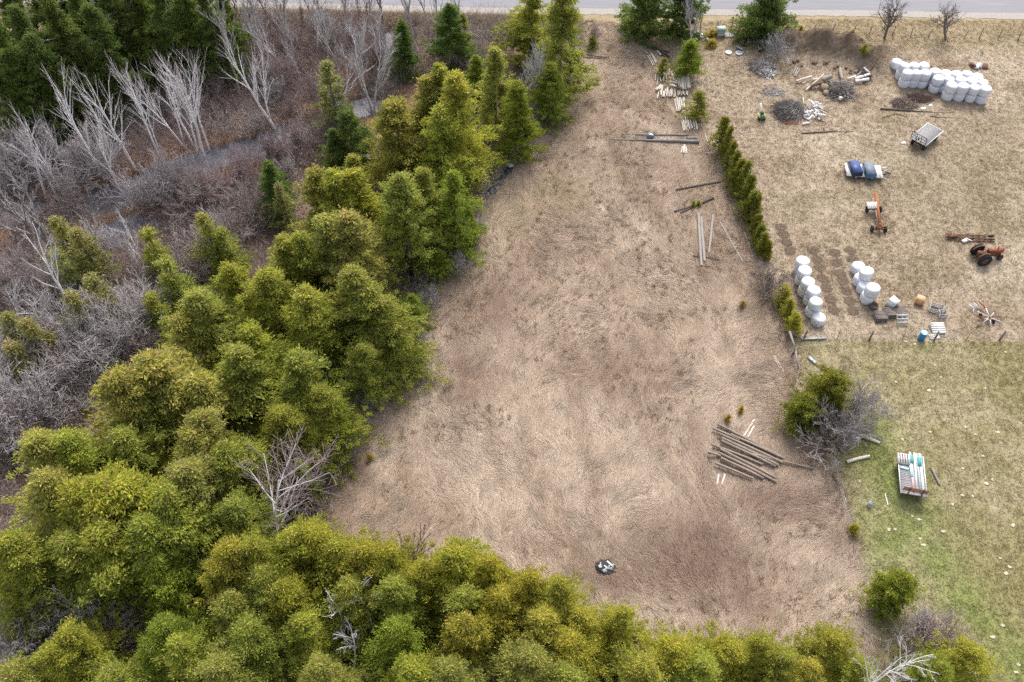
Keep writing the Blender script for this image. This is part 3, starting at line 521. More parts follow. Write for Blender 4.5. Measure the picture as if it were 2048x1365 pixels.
# stunted wood cedars
for px, py, h, r, t in thin(((110, 440, 6.5, 2.3, 'dull'), (150, 462, 6.5, 2.3, 'dull'), (246, 475, 6, 2.2, 'mid'), (292, 462, 6.5, 2.2, 'mid'), (405, 434, 7, 2.4, 'mid'), (360, 447, 6.5, 2.3, 'mid'), (440, 460, 6, 2.1, 'mid'), (180, 555, 6.5, 2.3, 'dull'), (15, 545, 6, 2.2, 'dull'), (51, 644, 6, 2.3, 'dull'), (10, 630, 6, 2.2, 'dull'), (256, 552, 6.5, 2.4, 'mid'), (330, 520, 6.5, 2.4, 'mid'), (140, 590, 6, 2.3, 'dull'), (215, 585, 6, 2.3, 'dull'), (300, 590, 5.5, 2.1, 'mid'), (110, 505, 6, 2.2, 'dull'), (395, 500, 6, 2.2, 'mid'), (20, 690, 5, 2.2, 'dull'), (330, 640, 5, 2.0, 'mid'))):
    cA(px, py, h, r, t, 'thin olive cedar in the tangle below the creek', GT, 'thin')
cA(536, 327, 6.5, 1.8, 'dark', 'small dark cedar standing alone below the creek bend', GT); cA(556, 372, 5.5, 1.6, 'dull', 'thin grey green cedar touching the lone dark one below the creek', GT, 'thin')
cA(692, 226, 8, 1.9, 'dark', 'dark cedar on the creek side of the upper stand', GT); cA(664, 262, 6.5, 1.6, 'dark', 'lower dark cedar below the leaning birch', GT); cA(706, 316, 6.5, 2.2, 'mid', 'low bright tipped cedar beneath the dark pair by the creek', GT)
cA(652, 124, 8.5, 2.2, 'dull', 'faded brown green cedar beside the grey wispy tree in the wood', GT, 'thin'); cA(802, 45, 7, 1.9, 'dark', 'dark oval cedar beside the upper pool near the road', GT); cA(898, 12, 8, 2.2, 'dark', 'broad dark cedar close to the road, left of the tall ones', GT, 'wide'); cA(926, 30, 6.5, 1.6, 'dull', 'grey green cedar leaning on the broad dark one by the road', GT, 'thin')
cA(1092, 20, 3, .6, 'mid', 'slim cedar against the shoulder of the tallest roadside cedar', GT, 'small') if False else None
cA(60, 28, 2.2, .9, 'dull', 'stunted juniper bush in the far corner of the wood', GT, 'small') if False else None
for px, py, h, r in ((30, 20, 14, 3.0), (95, 0, 14, 3.0), (135, -35, 13, 2.8), (175, 15, 13, 2.6), (60, 75, 12, 2.8), (148, 62, 11, 2.4), (10, 105, 11, 2.8), (95, 110, 10, 2.4), (205, -30, 13, 2.8), (255, -45, 13, 2.8), (305, -35, 13, 2.7), (355, -35, 12, 2.5), (402, -25, 12, 2.4), (440, -20, 10, 2.0), (-20, 40, 13, 2.8), (-10, 150, 9, 2.4), (165, 100, 8, 2.0)):
    cA(px, py, h, r, 'deep', 'tall dark green conifer in the far corner of the wood', GW)
# right side cedars
cB(1290, 72, -48, 3.1, 'dark', 'big dark cedar by the road at the head of the field', None, 'bush'); cB(1362, 70, -50, 2.9, 'dark', 'big dark cedar by the road with a bare grey tree in front', None, 'bush')
cB(1522, 70, -40, 3.4, 'dark', 'big round dark cedar by the road above the livestock gates', None, 'bush')
cB(1371, 158, 86, 1.8, 'fresh', 'bushy green cedar between the stacked posts and the paddock', None, 'bush'); cB(1324, 152, 116, .7, 'mid', 'spindly young cedar among the stacked posts', None, 'small'); cB(1389, 238, 184, 1.25, 'mid', 'round young cedar beside the lower stacks of posts', None, 'small')
for i, (bx, by, ty, r) in enumerate(((1437, 302, 238, .95), (1446, 322, 258, .95), (1455, 342, 280, .95), (1463, 360, 298, .95), (1471, 380, 314, .95), (1479, 396, 330, 1.0), (1487, 418, 356, .95), (1494, 440, 382, 1.1), (1502, 446, 395, .9), (1508, 470, 428, .75), (1514, 490, 450, .75), (1521, 508, 464, .8), (1530, 518, 486, .6))):
    cB(bx, by, ty + rc.uniform(-7, 7), r * rc.uniform(.85, 1.12), 'hedge', ('first', 'second', 'third', 'fourth', 'fifth', 'sixth', 'seventh', 'eighth', 'ninth', 'tenth', 'eleventh', 'twelfth', 'thirteenth')[i] + ' young cedar of the hedge row, counted from the road end', GH, 'small')
for i, (bx, by, ty, r) in enumerate(((1562, 606, 572, .8), (1571, 634, 600, .8), (1581, 664, 628, .85))):
    cB(bx, by, ty, r, 'gold', ('upper', 'middle', 'lower')[i] + ' small cedar of three beside the row of white bales', GH, 'small')
SEED = 'tiny cedar seedlings'
for bx, by, ty, r, t, l in ((1484, 614, 602, .3, 'rust', 'tiny rusty cedar seedling in the field near the row of white bales'), (1480, 825, 812, .32, 'rust', 'tiny orange cedar seedling above the long pole pile'), (1455, 842, 830, .3, 'rust', 'tiny orange cedar seedling left of another, above the pole pile'), (1704, 1066, 1052, .5, 'gold', 'little cedar shrub on the fence line beside the lawn'),
                         (1385, 415, 402, .3, 'gold', 'little green seedling at the left of two dark logs'), (1396, 413, 403, .3, 'gold', 'little green seedling right beside another at the dark logs'), (740, 920, 908, .3, 'rust', 'tiny rusty seedling near the lower left field edge'), (1597, 75, 60, .5, 'rust', 'small rusty green cedar by the road fence'), (1616, 70, 62, .35, 'gold', 'tiny cedar right of the rusty one by the road fence'), (1702, 72, 60, .4, 'gold', 'small yellow cedar at a road fence post'), (1719, 128, 112, .6, 'olive', 'small cedar at the end of the earth bank'), (1184, 100, 72, .75, 'mid', 'young cedar beside red brush at the top of the field'), (1425, 72, 60, .8, 'rust', 'rusty low juniper left of the stacked crates'), (1422, 92, 80, .8, 'rust', 'rusty low juniper below the stacked crates')):
    cB(bx, by, ty, r, t, l, SEED, 'small', name='cedar_seedling', cat='seedling')

# ------------------------------------------------------------------ leafless trees
m_birch = pm('birch_bark', (.88, .87, .88), .8, .2, 5, .2, col2=(.74, .72, .72), stretch=(1, 1, .5)); m_wht = pm('bleached_wood', (.78, .76, .76), .85, .12, 5, .2)
m_gtw = pm('grey_twig', (.50, .475, .47), .9, .2, 2); m_ptw = pm('purple_twig', (.37, .285, .285), .9, .2, 2); m_btw = pm('brown_twig', (.25, .21, .185), .9, .25, 2); m_dkb = pm('dark_bark', (.16, .135, .12), .95, .3, 6, .3); m_grb = pm('grey_bark', (.38, .355, .345), .95, .3, 6, .3)
def grow(r, S, p, d, L, rad, lv, maxlv, nk, ang, up, wob=.12, shrink=.55, tstart=.25):
    k = 5 if lv == 0 else (3 if lv < maxlv else 2); pts = [p]; dd = d / np.linalg.norm(d)
    for i in range(k):
        dd = dd + r.randn(3) * wob + np.array([0, 0, up * (.3 if lv else 0)]); dd /= np.linalg.norm(dd); pts.append(pts[-1] + dd * L / k)
    tip = .38 if lv < maxlv else .3; rr = [rad * (1 - (1 - tip) * i / k) for i in range(k + 1)]
    for i in range(k): S.append((pts[i], pts[i + 1], rr[i], rr[i + 1], lv))
    if lv >= maxlv: return
    n = nk[lv]
    for j in range(n):
        t = tstart + (1 - tstart) * (j + r.rand()) / n if lv == 0 else .2 + .8 * (j + r.rand()) / n
        t = min(t, .99); i = int(t * k); f = t * k - i; q = pts[i] * (1 - f) + pts[i + 1] * f; pd = pts[i + 1] - pts[i]; pd /= np.linalg.norm(pd)
        pr = r.randn(3); pr -= pd * (pr @ pd); pr /= np.linalg.norm(pr) + 1e-9; a = ang * (.7 + .6 * r.rand())
        nd = pd * math.cos(a) + pr * math.sin(a) + np.array([0, 0, up]); grow(r, S, q, nd, L * shrink * (.65 + .6 * r.rand()) * (1 - .35 * t), rad * (1 - .55 * t) * .66, lv + 1, maxlv, nk, ang, up, wob, shrink, tstart)
def seg_mesh(name, segs, mat):
    a = np.array([s[0] for s in segs]); b = np.array([s[1] for s in segs]); r0 = np.array([s[2] for s in segs]); r1 = np.array([s[3] for s in segs]); lv = np.array([s[4] for s in segs]); Vs = []; Fs = []; n0 = 0
    for sel, n in ((lv <= 0, 6), (lv == 1, 4), (lv >= 2, 3)):
        if sel.any(): V, Fq = tubes(a[sel], b[sel], r0[sel], r1[sel], n); Vs.append(V); Fs.append(Fq + n0); n0 += len(V)
    return raw_mesh(name, np.concatenate(Vs), Fs, [mat], True)
BS = [100]
def bare(name, label, cat, base, top=None, h=None, lean=None, rad=.1, stems=1, nk=(8, 5, 4), ang=.6, up=.25, maxlv=3, split=2, mat=None, tmat=None, spread=.3, group=None, wob=.1, shrink=.55, tstart=.25, minr=.017):
    BS[0] += 1; r = np.random.RandomState(BS[0]); b = on(*base)
    if top is not None:
        hh = h or fit_h(base, top); tp = G(top[0], top[1], hh); ax = (tp - b) * .84
    else: ax = np.array([0, 0, h]) + (np.array([*lean, 0]) if lean else 0)
    S = []; Lr = np.linalg.norm(ax)
    for s in range(stems):
        dv = ax / Lr + (r.randn(3) * [spread, spread, .08] if stems > 1 else 0)
        grow(r, S, np.array([0, 0, -.1]) + (r.randn(3) * [.04, .04, 0] if stems > 1 else 0), dv, Lr * (1 if stems == 1 else .55 + .5 * r.rand()), rad * (1 if stems == 1 else .6 + .4 * r.rand()), 0, maxlv, nk, ang, up, wob, shrink, tstart)
    S = [(a, b_, max(r0, minr * (2, 1.6, 1.2, .8, .8)[l]), max(r1, minr * (1.2, .9, .7, .4, .4)[l]), l) for a, b_, r0, r1, l in S]
    e = thing(name, label, cat, b, 0, group); lo = [s for s in S if s[4] < split]; hi = [s for s in S if s[4] >= split]
    link('trunk', seg_mesh('trunk', lo, mat), e)
    if hi: link('crown', seg_mesh('twigs', hi, tmat or mat), e)
    return e
GB = 'leafless white birches around the creek'
BI = [((95, 400), (0, 240), .13, 1, 'white birch with wide forked crown at the left edge above the creek'), ((118, 402), (50, 300), .10, 1, 'white birch crossing the wide forked one near the left edge'), ((128, 392), (72, 262), .10, 1, 'birch with bent white limbs right of the wide forked one'), ((135, 335), (98, 232), .07, 3, 'clump of slim straight birch stems behind the bent one'),
      ((214, 370), (118, 178), .13, 1, 'tall grey white birch with pinkish crown left of the creek'), ((243, 390), (150, 232), .11, 1, 'slim birch crossing behind the tall one with pinkish crown'), ((228, 335), (176, 168), .10, 1, 'straight birch with a high crossing branch above the creek'), ((278, 356), (190, 180), .15, 1, 'stout white birch with two arms spread to its right'),
      ((322, 320), (238, 165), .10, 1, 'straight slender birch right of the stout white one'), ((326, 325), (284, 180), .07, 1, 'thin birch beside the straight slender one'), ((375, 310), (283, 172), .10, 1, 'leaning birch with forked white top left of the birch cluster'), ((368, 290), (320, 150), .09, 1, 'birch behind the cluster with a fan of white limbs'), ((392, 305), (312, 148), .12, 1, 'birch with broad fan of white limbs at the creek bend'),
      ((412, 325), (345, 130), .16, 1, 'largest white birch at the creek bend, crown full of white limbs'), ((398, 318), (372, 150), .10, 1, 'white birch rising through the largest one at the creek bend'), ((423, 313), (388, 112), .10, 1, 'tall thin birch right of the largest one at the creek bend'), ((555, 272), (468, 92), .15, 1, 'wide branching white birch above the open creek water'), ((548, 262), (500, 120), .10, 1, 'second stem of birch beside the open creek water'),
      ((582, 152), (508, 64), .08, 1, 'bleached dead tree tilting left in the purple brush'), ((634, 108), (630, 52), .06, 1, 'small white snag in the brush below the road'), ((655, 262), (700, 150), .09, 1, 'white birch leaning right beside the grey wispy tree'), ((302, 385), (288, 318), .05, 3, 'clump of young white stems at the creek edge'), ((283, 398), (238, 342), .06, 1, 'fallen leaning birch across the creek edge')]
for b, t, rad, st, l in BI:
    bare('birch_tree', l, 'birch tree', b, t, rad=rad * 1.0, stems=st, nk=(9, 4, 4), ang=.40, up=.14, minr=.0125, maxlv=3, split=3, mat=m_birch, tmat=m_ptw, group=GB, wob=.055, shrink=.58, tstart=.36)
for b, t, rad, l, m, tm in (((88, 160), (30, 0), .16, 'pale grey forked tree before the dark conifers in the far corner', m_wht, m_gtw), ((164, 146), (112, -20), .15, 'tall grey trunk standing before the dark conifers', m_grb, m_gtw), ((220, 146), (188, 12), .12, 'grey tree with wispy crown right of the tall grey trunk', m_grb, m_gtw), ((256, 118), (226, 8), .12, 'grey wispy tree in front of the dark conifer row', m_grb, m_gtw), ((314, 82), (298, -20), .10, 'slim grey trunk at the right end of the dark conifers, first of three', m_grb, m_gtw), ((350, 68), (328, -20), .10, 'slim grey trunk at the right end of the dark conifers, second of three', m_grb, m_gtw), ((376, 58), (355, -20), .10, 'slim grey trunk at the right end of the dark conifers, third of three', m_grb, m_gtw),
                       ((146, 552), (10, 352), .17, 'dark trunked tree leaning left over the stunted cedars', m_dkb, m_gtw), ((105, 500), (35, 400), .11, 'second dark leaning trunk beside the larger one', m_dkb, m_gtw), ((233, 542), (180, 436), .12, 'grey trunk rising from the stunted cedars', m_grb, m_gtw), ((295, 566), (230, 486), .10, 'bleached leaning snag among the stunted cedars', m_wht, m_gtw), ((292, 548), (261, 438), .09, 'upright bleached snag among the stunted cedars', m_wht, m_gtw), ((88, 696), (68, 556), .11, 'white trunk rising from the lilac shrubs on the left', m_wht, m_gtw), ((164, 628), (0, 508), .12, 'pale birch leaning far left above the lilac shrubs', m_birch, m_gtw), ((40, 660), (8, 560), .08, 'short pale trunk at the left edge', m_wht, m_gtw), ((70, 440), (20, 330), .09, 'thin grey tree at the left edge of the creek', m_grb, m_gtw)):
    bare('dead_tree' if m is m_wht else 'bare_tree', l, 'bare tree', b, t, rad=rad, nk=(9, 5, 4), ang=.55, up=.2, mat=m, tmat=tm, wob=.1, shrink=.46, tstart=.35, group='leafless trees in the wood')
bare('dead_tree', 'white dead tree with spreading limbs at the lower left field corner', 'dead tree', (546, 1108), (588, 945), rad=.14, nk=(11, 6, 7), ang=.85, up=.22, mat=m_wht, tmat=m_ptw, split=2, wob=.09, shrink=.66, tstart=.3)
bare('dead_tree', 'small crooked dead tree left of the large white one', 'dead tree', (540, 1088), (512, 1032), rad=.07, nk=(5, 4), maxlv=2, split=2, mat=m_wht, wob=.15)
for b, t, l in (((690, 1290), (668, 1210), 'bleached dead treetop in the bottom cedar belt, left of three'), ((752, 1300), (756, 1205), 'bleached dead treetop in the bottom cedar belt, right of three'), ((712, 1345), (712, 1275), 'bleached dead treetop in the bottom cedar belt, lowest of three'), ((1768, 1395), (1810, 1275), 'white dead tree with reaching limbs in the lower right'), ((1640, 1420), (1780, 1345), 'white dead limb low along the bottom in the lower right')):
    bare('dead_tree', l, 'dead tree', b, t, rad=.085, nk=(8, 5, 5), ang=.7, up=.15, mat=m_wht, tmat=m_gtw, wob=.11, shrink=.42, tstart=.5)
bare('bare_tree', 'large grey wispy leafless tree rising among the field edge cedars', 'bare tree', (1042, 200), (1052, 40), rad=.2, stems=3, spread=.28, nk=(10, 7, 6), ang=.5, up=.18, mat=m_gtw, wob=.1, shrink=.55)
bare('bare_tree', 'grey wispy leafless tree in the wood above the creek', 'bare tree', (745, 225), (722, 80), rad=.16, stems=2, spread=.25, nk=(10, 7, 6), ang=.5, up=.18, mat=m_gtw, wob=.1, shrink=.55)
bare('bare_tree', 'grey leafless tree in front of the roadside cedar at the field head', 'bare tree', (1384, 96), (1384, -5), rad=.12, nk=(12, 7, 6), ang=.5, up=.2, mat=m_gtw, wob=.08)
bare('bare_tree', 'dark bare tree by the roadside fence, left of two', 'bare tree', (1769, 77), (1792, 4), rad=.17, nk=(14, 8, 5), ang=.75, up=.12, mat=m_dkb, tmat=m_btw, wob=.08, shrink=.62, tstart=.25, minr=.022); bare('bare_tree', 'dark bare tree by the roadside fence, right of two', 'bare tree', (1892, 80), (1888, 14), rad=.15, nk=(12, 7, 5), ang=.8, up=.1, mat=m_dkb, tmat=m_btw, wob=.08, shrink=.62, tstart=.25, minr=.022)
GTP = [bare('bare_tree', 'slim grey leafless tree in the wood below the road', 'bare tree', q_, h=9.5, lean=(ln1, .2), rad=.11, nk=(10, 5, 5), ang=.5, up=.22, mat=m_grb, tmat=m_gtw, wob=.07, shrink=.42, tstart=.4, minr=.014, group='slim grey trees in the wood') for q_, ln1 in (((455, 120), -.4), ((520, 95), .3), ((690, 105), -.2))]
rg = random.Random(8)
for i, (x, y) in enumerate(((430, 85), (470, 75), (500, 130), (545, 110), (575, 85), (600, 130), (640, 90), (660, 140), (715, 70), (740, 100), (770, 130), (830, 110), (860, 75), (880, 120), (930, 95), (405, 110), (380, 140), (345, 110), (290, 125), (240, 165), (560, 170), (610, 190), (480, 190), (440, 160), (690, 180), (310, 165), (200, 190), (130, 190), (60, 220), (20, 250))):
    e = GTP[i % 3].copy(); COL.objects.link(e); e.location = on(x, y); e.rotation_euler = (0, 0, rg.random() * 6.28); s = rg.uniform(.6, 1.05); e.scale = (s, s, s)
    for ch in GTP[i % 3].children: k = ch.copy(); COL.objects.link(k); k.parent = e
DT = [bare('bare_tree', 'thin dark leafless tree along the ditch below the road', 'bare tree', (x, y), (x - 6, ty), rad=.09, nk=(8, 5, 4), ang=.45, up=.3, mat=m_dkb, tmat=m_btw, group='leafless trees along the roadside ditch') for x, y, ty in ((570, 62, -20), (640, 50, -10), (765, 48, -25))]
for i, (x, y, s) in enumerate(((690, 46, .9), (735, 50, .8), (610, 60, .7), (540, 50, 1.0), (505, 55, .9), (820, 60, .7), (720, 64, .7), (660, 66, .75), (480, 60, 1.0))):
    e = DT[i % 3].copy(); COL.objects.link(e); e.location = on(x, y); e.rotation_euler = (0, 0, i * 1.3); e.scale = (s, s, s)
    for ch in DT[i % 3].children: k = ch.copy(); COL.objects.link(k); k.parent = e
SH = 'leafless shrubs'
m_stw = pm('shrub_twig', (.50, .475, .47), .9, .18, 2, objcol=True)
SHP = []
for s in range(7):
    r = np.random.RandomState(300 + s); S = []
    for k in range(13): grow(r, S, np.array([0, 0, -.1]) + r.randn(3) * [.05, .05, 0], np.array([0, 0, 1]) + r.randn(3) * [.45, .45, .08], 4 * (.55 + .45 * r.rand()), .045, 0, 3, (7, 4, 3), .6, .12, .14, .6, .2)
    SHP.append(seg_mesh('shrub', [(a, b_, max(r0, .017), max(r1, .010), l) for a, b_, r0, r1, l in S], m_stw))
SCOL = {m_gtw: (.86, .84, .84, 1), m_ptw: (.70, .56, .56, 1), m_btw: (.42, .36, .32, 1)}; rs = random.Random(3)
def shrub(px, py, h, sp, label, mat, tmat=None, stems=9, nk=None, group=SH, up=.1):
    b = on(px, py); o = link('bare_shrub', SHP[rs.randrange(7)], None, b); o.rotation_euler = (0, 0, rs.random() * 6.28); o.scale = (h / 4 * sp / .42, h / 4 * sp / .42, h / 4); o.color = SCOL[mat]
    return tag(o, label, 'shrub', group)
shrub(1682, 900, 3.4, .58, 'large grey leafless bush below the cedar clump on the fence line', m_gtw).color = (.58, .55, .55, 1); shrub(1700, 838, 3.4, .52, 'upper part of the large grey leafless bush by the lawn', m_gtw).color = (.62, .59, .6, 1); shrub(1650, 880, 3.2, .6, 'brown leafless bush at the foot of the cedar clump', m_btw, None, 9)
shrub(1533, 585, 2.9, .55, 'spreading brown grey bush at the end of the hedge row', m_btw, m_gtw, 14, (8, 5, 3)); shrub(1558, 112, 2.6, .55, 'grey brown bush below the round roadside cedar', m_gtw, m_btw, 14, (7, 5, 3)); shrub(1182, 90, 2.6, .25, 'reddish upright bush at the top of the field', m_ptw, None, 10)
for x, y, h, l in ((240, 690, 4.5, 'lilac grey shrub with densest pale crown below the stunted cedars'), (205, 730, 4, 'lilac grey shrub in front of the densest one'), (290, 670, 4, 'lilac grey shrub beside the pale tipped cedar'), (130, 735, 4, 'lilac grey shrub below the white trunk'), (60, 830, 4.5, 'grey shrub at the left edge above the cedar clump'), (20, 870, 4, 'grey shrub touching the left edge'), (95, 850, 3.8, 'grey shrub between the left edge and the cedars'), (30, 770, 4, 'pale shrub at the left edge below the thin cedars'), (335, 640, 3.5, 'small grey shrub left of the pale tipped cedar'), (170, 690, 3.8, 'lilac shrub right of the white trunk'), (225, 350, 4, 'grey shrub overhanging the creek below the birches'), (180, 345, 4, 'pale grey shrub under the tall birches'), (150, 390, 4, 'grey shrub beside the creek on the left'), (40, 400, 4.5, 'grey shrub under the wide forked birch'), (15, 360, 4, 'grey shrub at the left edge under the birches'), (90, 350, 4, 'grey shrub between the forked birches')):
    o = shrub(x, y, h * 1.15, .46, l, m_gtw); o.color = (.90, .86, .87, 1)
for i, (x, y) in enumerate(((265, 720), (310, 700), (160, 770), (110, 780), (180, 740), (60, 740), (40, 800), (75, 880), (20, 720), (230, 640), (130, 650), (60, 560), (110, 600), (20, 600), (200, 520), (330, 560), (370, 560), (420, 530), (460, 480), (510, 440), (400, 410), (350, 400), (300, 420), (60, 480), (150, 430))):
    o = shrub(x, y, 3.2 + 1.4 * rs.random(), .44, 'pale grey leafless shrub in the tangle on the left', m_gtw); o.color = rs.choice([(.92, .88, .88, 1), (.78, .73, .73, 1), (.66, .58, .56, 1)])
for x, y, h, l, m in ((205, 1245, 4, 'pale leafless shrub fanning out below the lower left cedars', m_gtw), (60, 1260, 4.5, 'bleached shrub at the left edge low down', m_gtw), (120, 1240, 3.5, 'grey shrub between the bleached one and the fanning one', m_gtw), (235, 1300, 3, 'dark twiggy shrub beside the shaded gap', m_ptw), (1850, 1300, 3.5, 'purple grey shrub beside the lone bushy cedar', m_ptw), (1830, 1275, 3, 'pale grey shrub spilling onto the green lawn', m_gtw), (560, 1010, 4.5, 'fine purplish shrub behind the white dead tree', m_ptw), (600, 990, 4, 'fine brown shrub right behind the white dead tree', m_ptw), (520, 1040, 3.5, 'brown shrub left of the white dead tree', m_btw), (290, 1225, 2.5, 'dark shrub in the shaded gap at the lower left', m_ptw), (30, 1350, 4, 'pale shrub in the lower left corner', m_gtw), (1880, 1290, 3, 'rusty twigged shrub right of the lone bushy cedar', m_ptw)):
    shrub(x, y, h, .4, l, m, None, 11, (7, 5, 3))
bare('sapling', 'slender leafless sapling above the bottom cedars', 'sapling', (797, 1160), (800, 1068), rad=.05, stems=5, spread=.16, nk=(8, 5), maxlv=2, ang=.4, up=.3, mat=m_btw)
for x, y, h, l in ((948, 470, 1.8, 'grey bush beside the low green cedar at the field edge'), (915, 548, 2.0, 'grey bush at the field edge below the broad rounded cedar'), (858, 610, 1.8, 'grey bush above the small fresh cedar'), (838, 690, 1.6, 'grey bush below the small fresh cedar'), (1078, 248, 1.8, 'grey bush under the conical cedar'), (730, 815, 2.0, 'grey bush at the field edge by the lower stand'), (700, 905, 1.6, 'grey bush by the low fresh cedar'), (575, 330, 3, 'purple shrub by the lone dark cedar'), (480, 350, 3, 'brown shrub on the creek bank'), (600, 300, 3.2, 'purple shrub right of the open creek water'), (440, 390, 3, 'purple brown shrub below the creek bend'), (330, 400, 2.8, 'brown shrub on the leafy creek bank')):
    shrub(x, y, h, .45, l, m_gtw if h < 2.5 else m_ptw, None, 9, (6, 5, 3))

rw = random.Random(44); BRW = PX([(430, 45), (760, 50), (940, 60), (930, 150), (800, 170), (700, 300), (560, 400), (430, 440), (330, 430), (420, 380), (470, 250), (260, 180), (330, 110)]); kk = 0
while kk < 60:
    px, py = rw.uniform(250, 960), rw.uniform(50, 430); p = G(px, py)
    if not inpoly(np.array([p[0]]), np.array([p[1]]), BRW)[0] or float(th(p[0], p[1])) < -.3: continue
    kk += 1; m_ = rw.choice([m_ptw, m_ptw, m_gtw, m_btw]); shrub(px, py, rw.uniform(1.8, 3.6), rw.uniform(.3, .42), 'leafless shrub in the brush between the creek and the road', m_, group='leafless shrubs in the swampy brush')
for px, py, h, r in ((60, -60, 12, 3.0), (160, -70, 12, 3.0), (230, -80, 12, 3.0), (290, -75, 12, 2.8), (350, -70, 11, 2.6), (0, -30, 12, 3.0), (110, -75, 12, 2.8)): cA(px, py, h, r, 'deep', 'tall dark green conifer in the far corner of the wood', GW)
ORD = ['first', 'second', 'third', 'fourth', 'fifth', 'sixth', 'seventh', 'eighth', 'ninth', 'tenth', 'eleventh', 'twelfth', 'thirteenth', 'fourteenth', 'fifteenth', 'sixteenth', 'seventeenth', 'eighteenth', 'nineteenth', 'twentieth']
def ordw(i): return ORD[i] if i < 20 else ('thirtieth' if i == 29 else 'fortieth' if i == 39 else 'fiftieth' if i == 49 else 'sixtieth' if i == 59 else ('twenty', 'thirty', 'forty', 'fifty')[i // 10 - 2] + '-' + ORD[i % 10])
def rank(old, new):
    L = [o for o in COL.objects if o.get('label') == old]; L.sort(key=lambda o: o.location[0] / (o.location[1] * CP + HC * SP))
    for i, o in enumerate(L): o['label'] = new % ordw(i)
rank('yellow green cedar in the belt along the bottom of the picture', 'yellow green cedar in the bottom belt, %s counted from the left')
rank('rounded yellow green cedar in the big clump at the lower left edge', 'rounded cedar in the big lower left clump, %s counted from the left edge')
rank('olive green cedar in the dense stand below the lilac grey shrubs', 'olive green cedar in the stand below the lilac shrubs, %s counted from the left')
rank('tall dark green conifer in the far corner of the wood', 'tall dark conifer in the far corner of the wood, %s counted from the left')
rank('thin olive cedar in the tangle below the creek', 'thin olive cedar in the tangle below the creek, %s counted from the left')
rank('leafless shrub in the brush between the creek and the road', 'leafless shrub in the brush below the road, %s counted from the left')
rank('pale grey leafless shrub in the tangle on the left', 'pale grey leafless shrub in the left tangle, %s counted from the left')
rank('slim grey leafless tree in the wood below the road', 'slim grey leafless tree in the far wood, %s counted from the left')
rank('thin dark leafless tree along the ditch below the road', 'thin dark leafless tree along the roadside ditch, %s counted from the left')
# ------------------------------------------------------------------ logs and poles
m_gw = pm('grey_wood', (.33, .295, .265), .9, .25, 4, .3, stretch=(6, 6, .6)); m_cut = pm('cut_end', (.52, .40, .27), .9, .2, 12); m_bw = pm('brown_bark', (.155, .110, .082), .95, .35, 6, .5, stretch=(3, 3, .7)); m_pw = pm('pale_post', (.66, .585, .51), .9, .22, 3, .3, stretch=(6, 6, .5)); m_dw = pm('rotten_wood', (.10, .083, .072), .95, .35, 5, .4)
m_pole = pm('pole_grey_blue', (.25, .235, .225), .85, .25, 3, .2)
m_wbk = pm('weathered_bark', (.42, .345, .285), .95, .5, 2.2, .5, stretch=(2, 2, 1.2), col2=(.13, .095, .075))
LOGS = {}
def log_mesh(key, mat, cap):
    if key not in LOGS:
        L = []
        for s in range(4):
            r = np.random.RandomState(s * 7 + len(LOGS)); m = MB(); n = 7; rings = 4; V = []; bend = r.randn(2) * .012
            for i in range(rings):
                z = i / (rings - 1); t = 1 - .12 * z; a = np.arange(n) * 2 * math.pi / n + .3 * i
                for k in range(n): q = t * (1 + .10 * r.randn()); V.append((q * math.cos(a[k]) + 20 * bend[0] * math.sin(z * 3.1), q * math.sin(a[k]) + 20 * bend[1] * math.sin(z * 3.1), z))
            Fc = [(i * n + k, i * n + (k + 1) % n, (i + 1) * n + (k + 1) % n, (i + 1) * n + k) for i in range(rings - 1) for k in range(n)]
            m._add(np.array(V), Fc, 0); m.f.setdefault(n, []).append((list(range(n - 1, -1, -1)), 1)); m.f[n].append((list(range((rings - 1) * n, rings * n)), 1)); L.append(m.mesh('log_' + key, [mat, cap], False))
        LOGS[key] = L
    return LOGS[key]
KM = {'grey': (m_gw, m_cut), 'brown': (m_bw, m_cut), 'pale': (m_pw, m_cut), 'dark': (m_dw, m_dw), 'white': (m_birch, m_cut), 'pole': (m_pole, m_gw), 'bleach': (m_wht, m_cut), 'bark': (m_wbk, m_cut)}
rl = random.Random(9)
def log3(p0, p1, r, key, label, group=None, name='log', cat='log'):
    p0 = np.array(p0, float); p1 = np.array(p1, float); d = p1 - p0; L = np.linalg.norm(d); o = link(name, rl.choice(log_mesh(key, *KM[key])), None, p0)
    o.rotation_euler = Vector(d).to_track_quat('Z', 'Y').to_euler(); o.scale = (r, r, L); return tag(o, label, cat, group)
def logp(a, b, r, key, label, group=None, z=None, name='log', cat='log', lift=(0, 0)):
    p = on(*a); q = on(*b); p[2] += r * .8 + lift[0]; q[2] += r * .8 + lift[1]; return log3(p, q, r, key, label, group, name, cat)
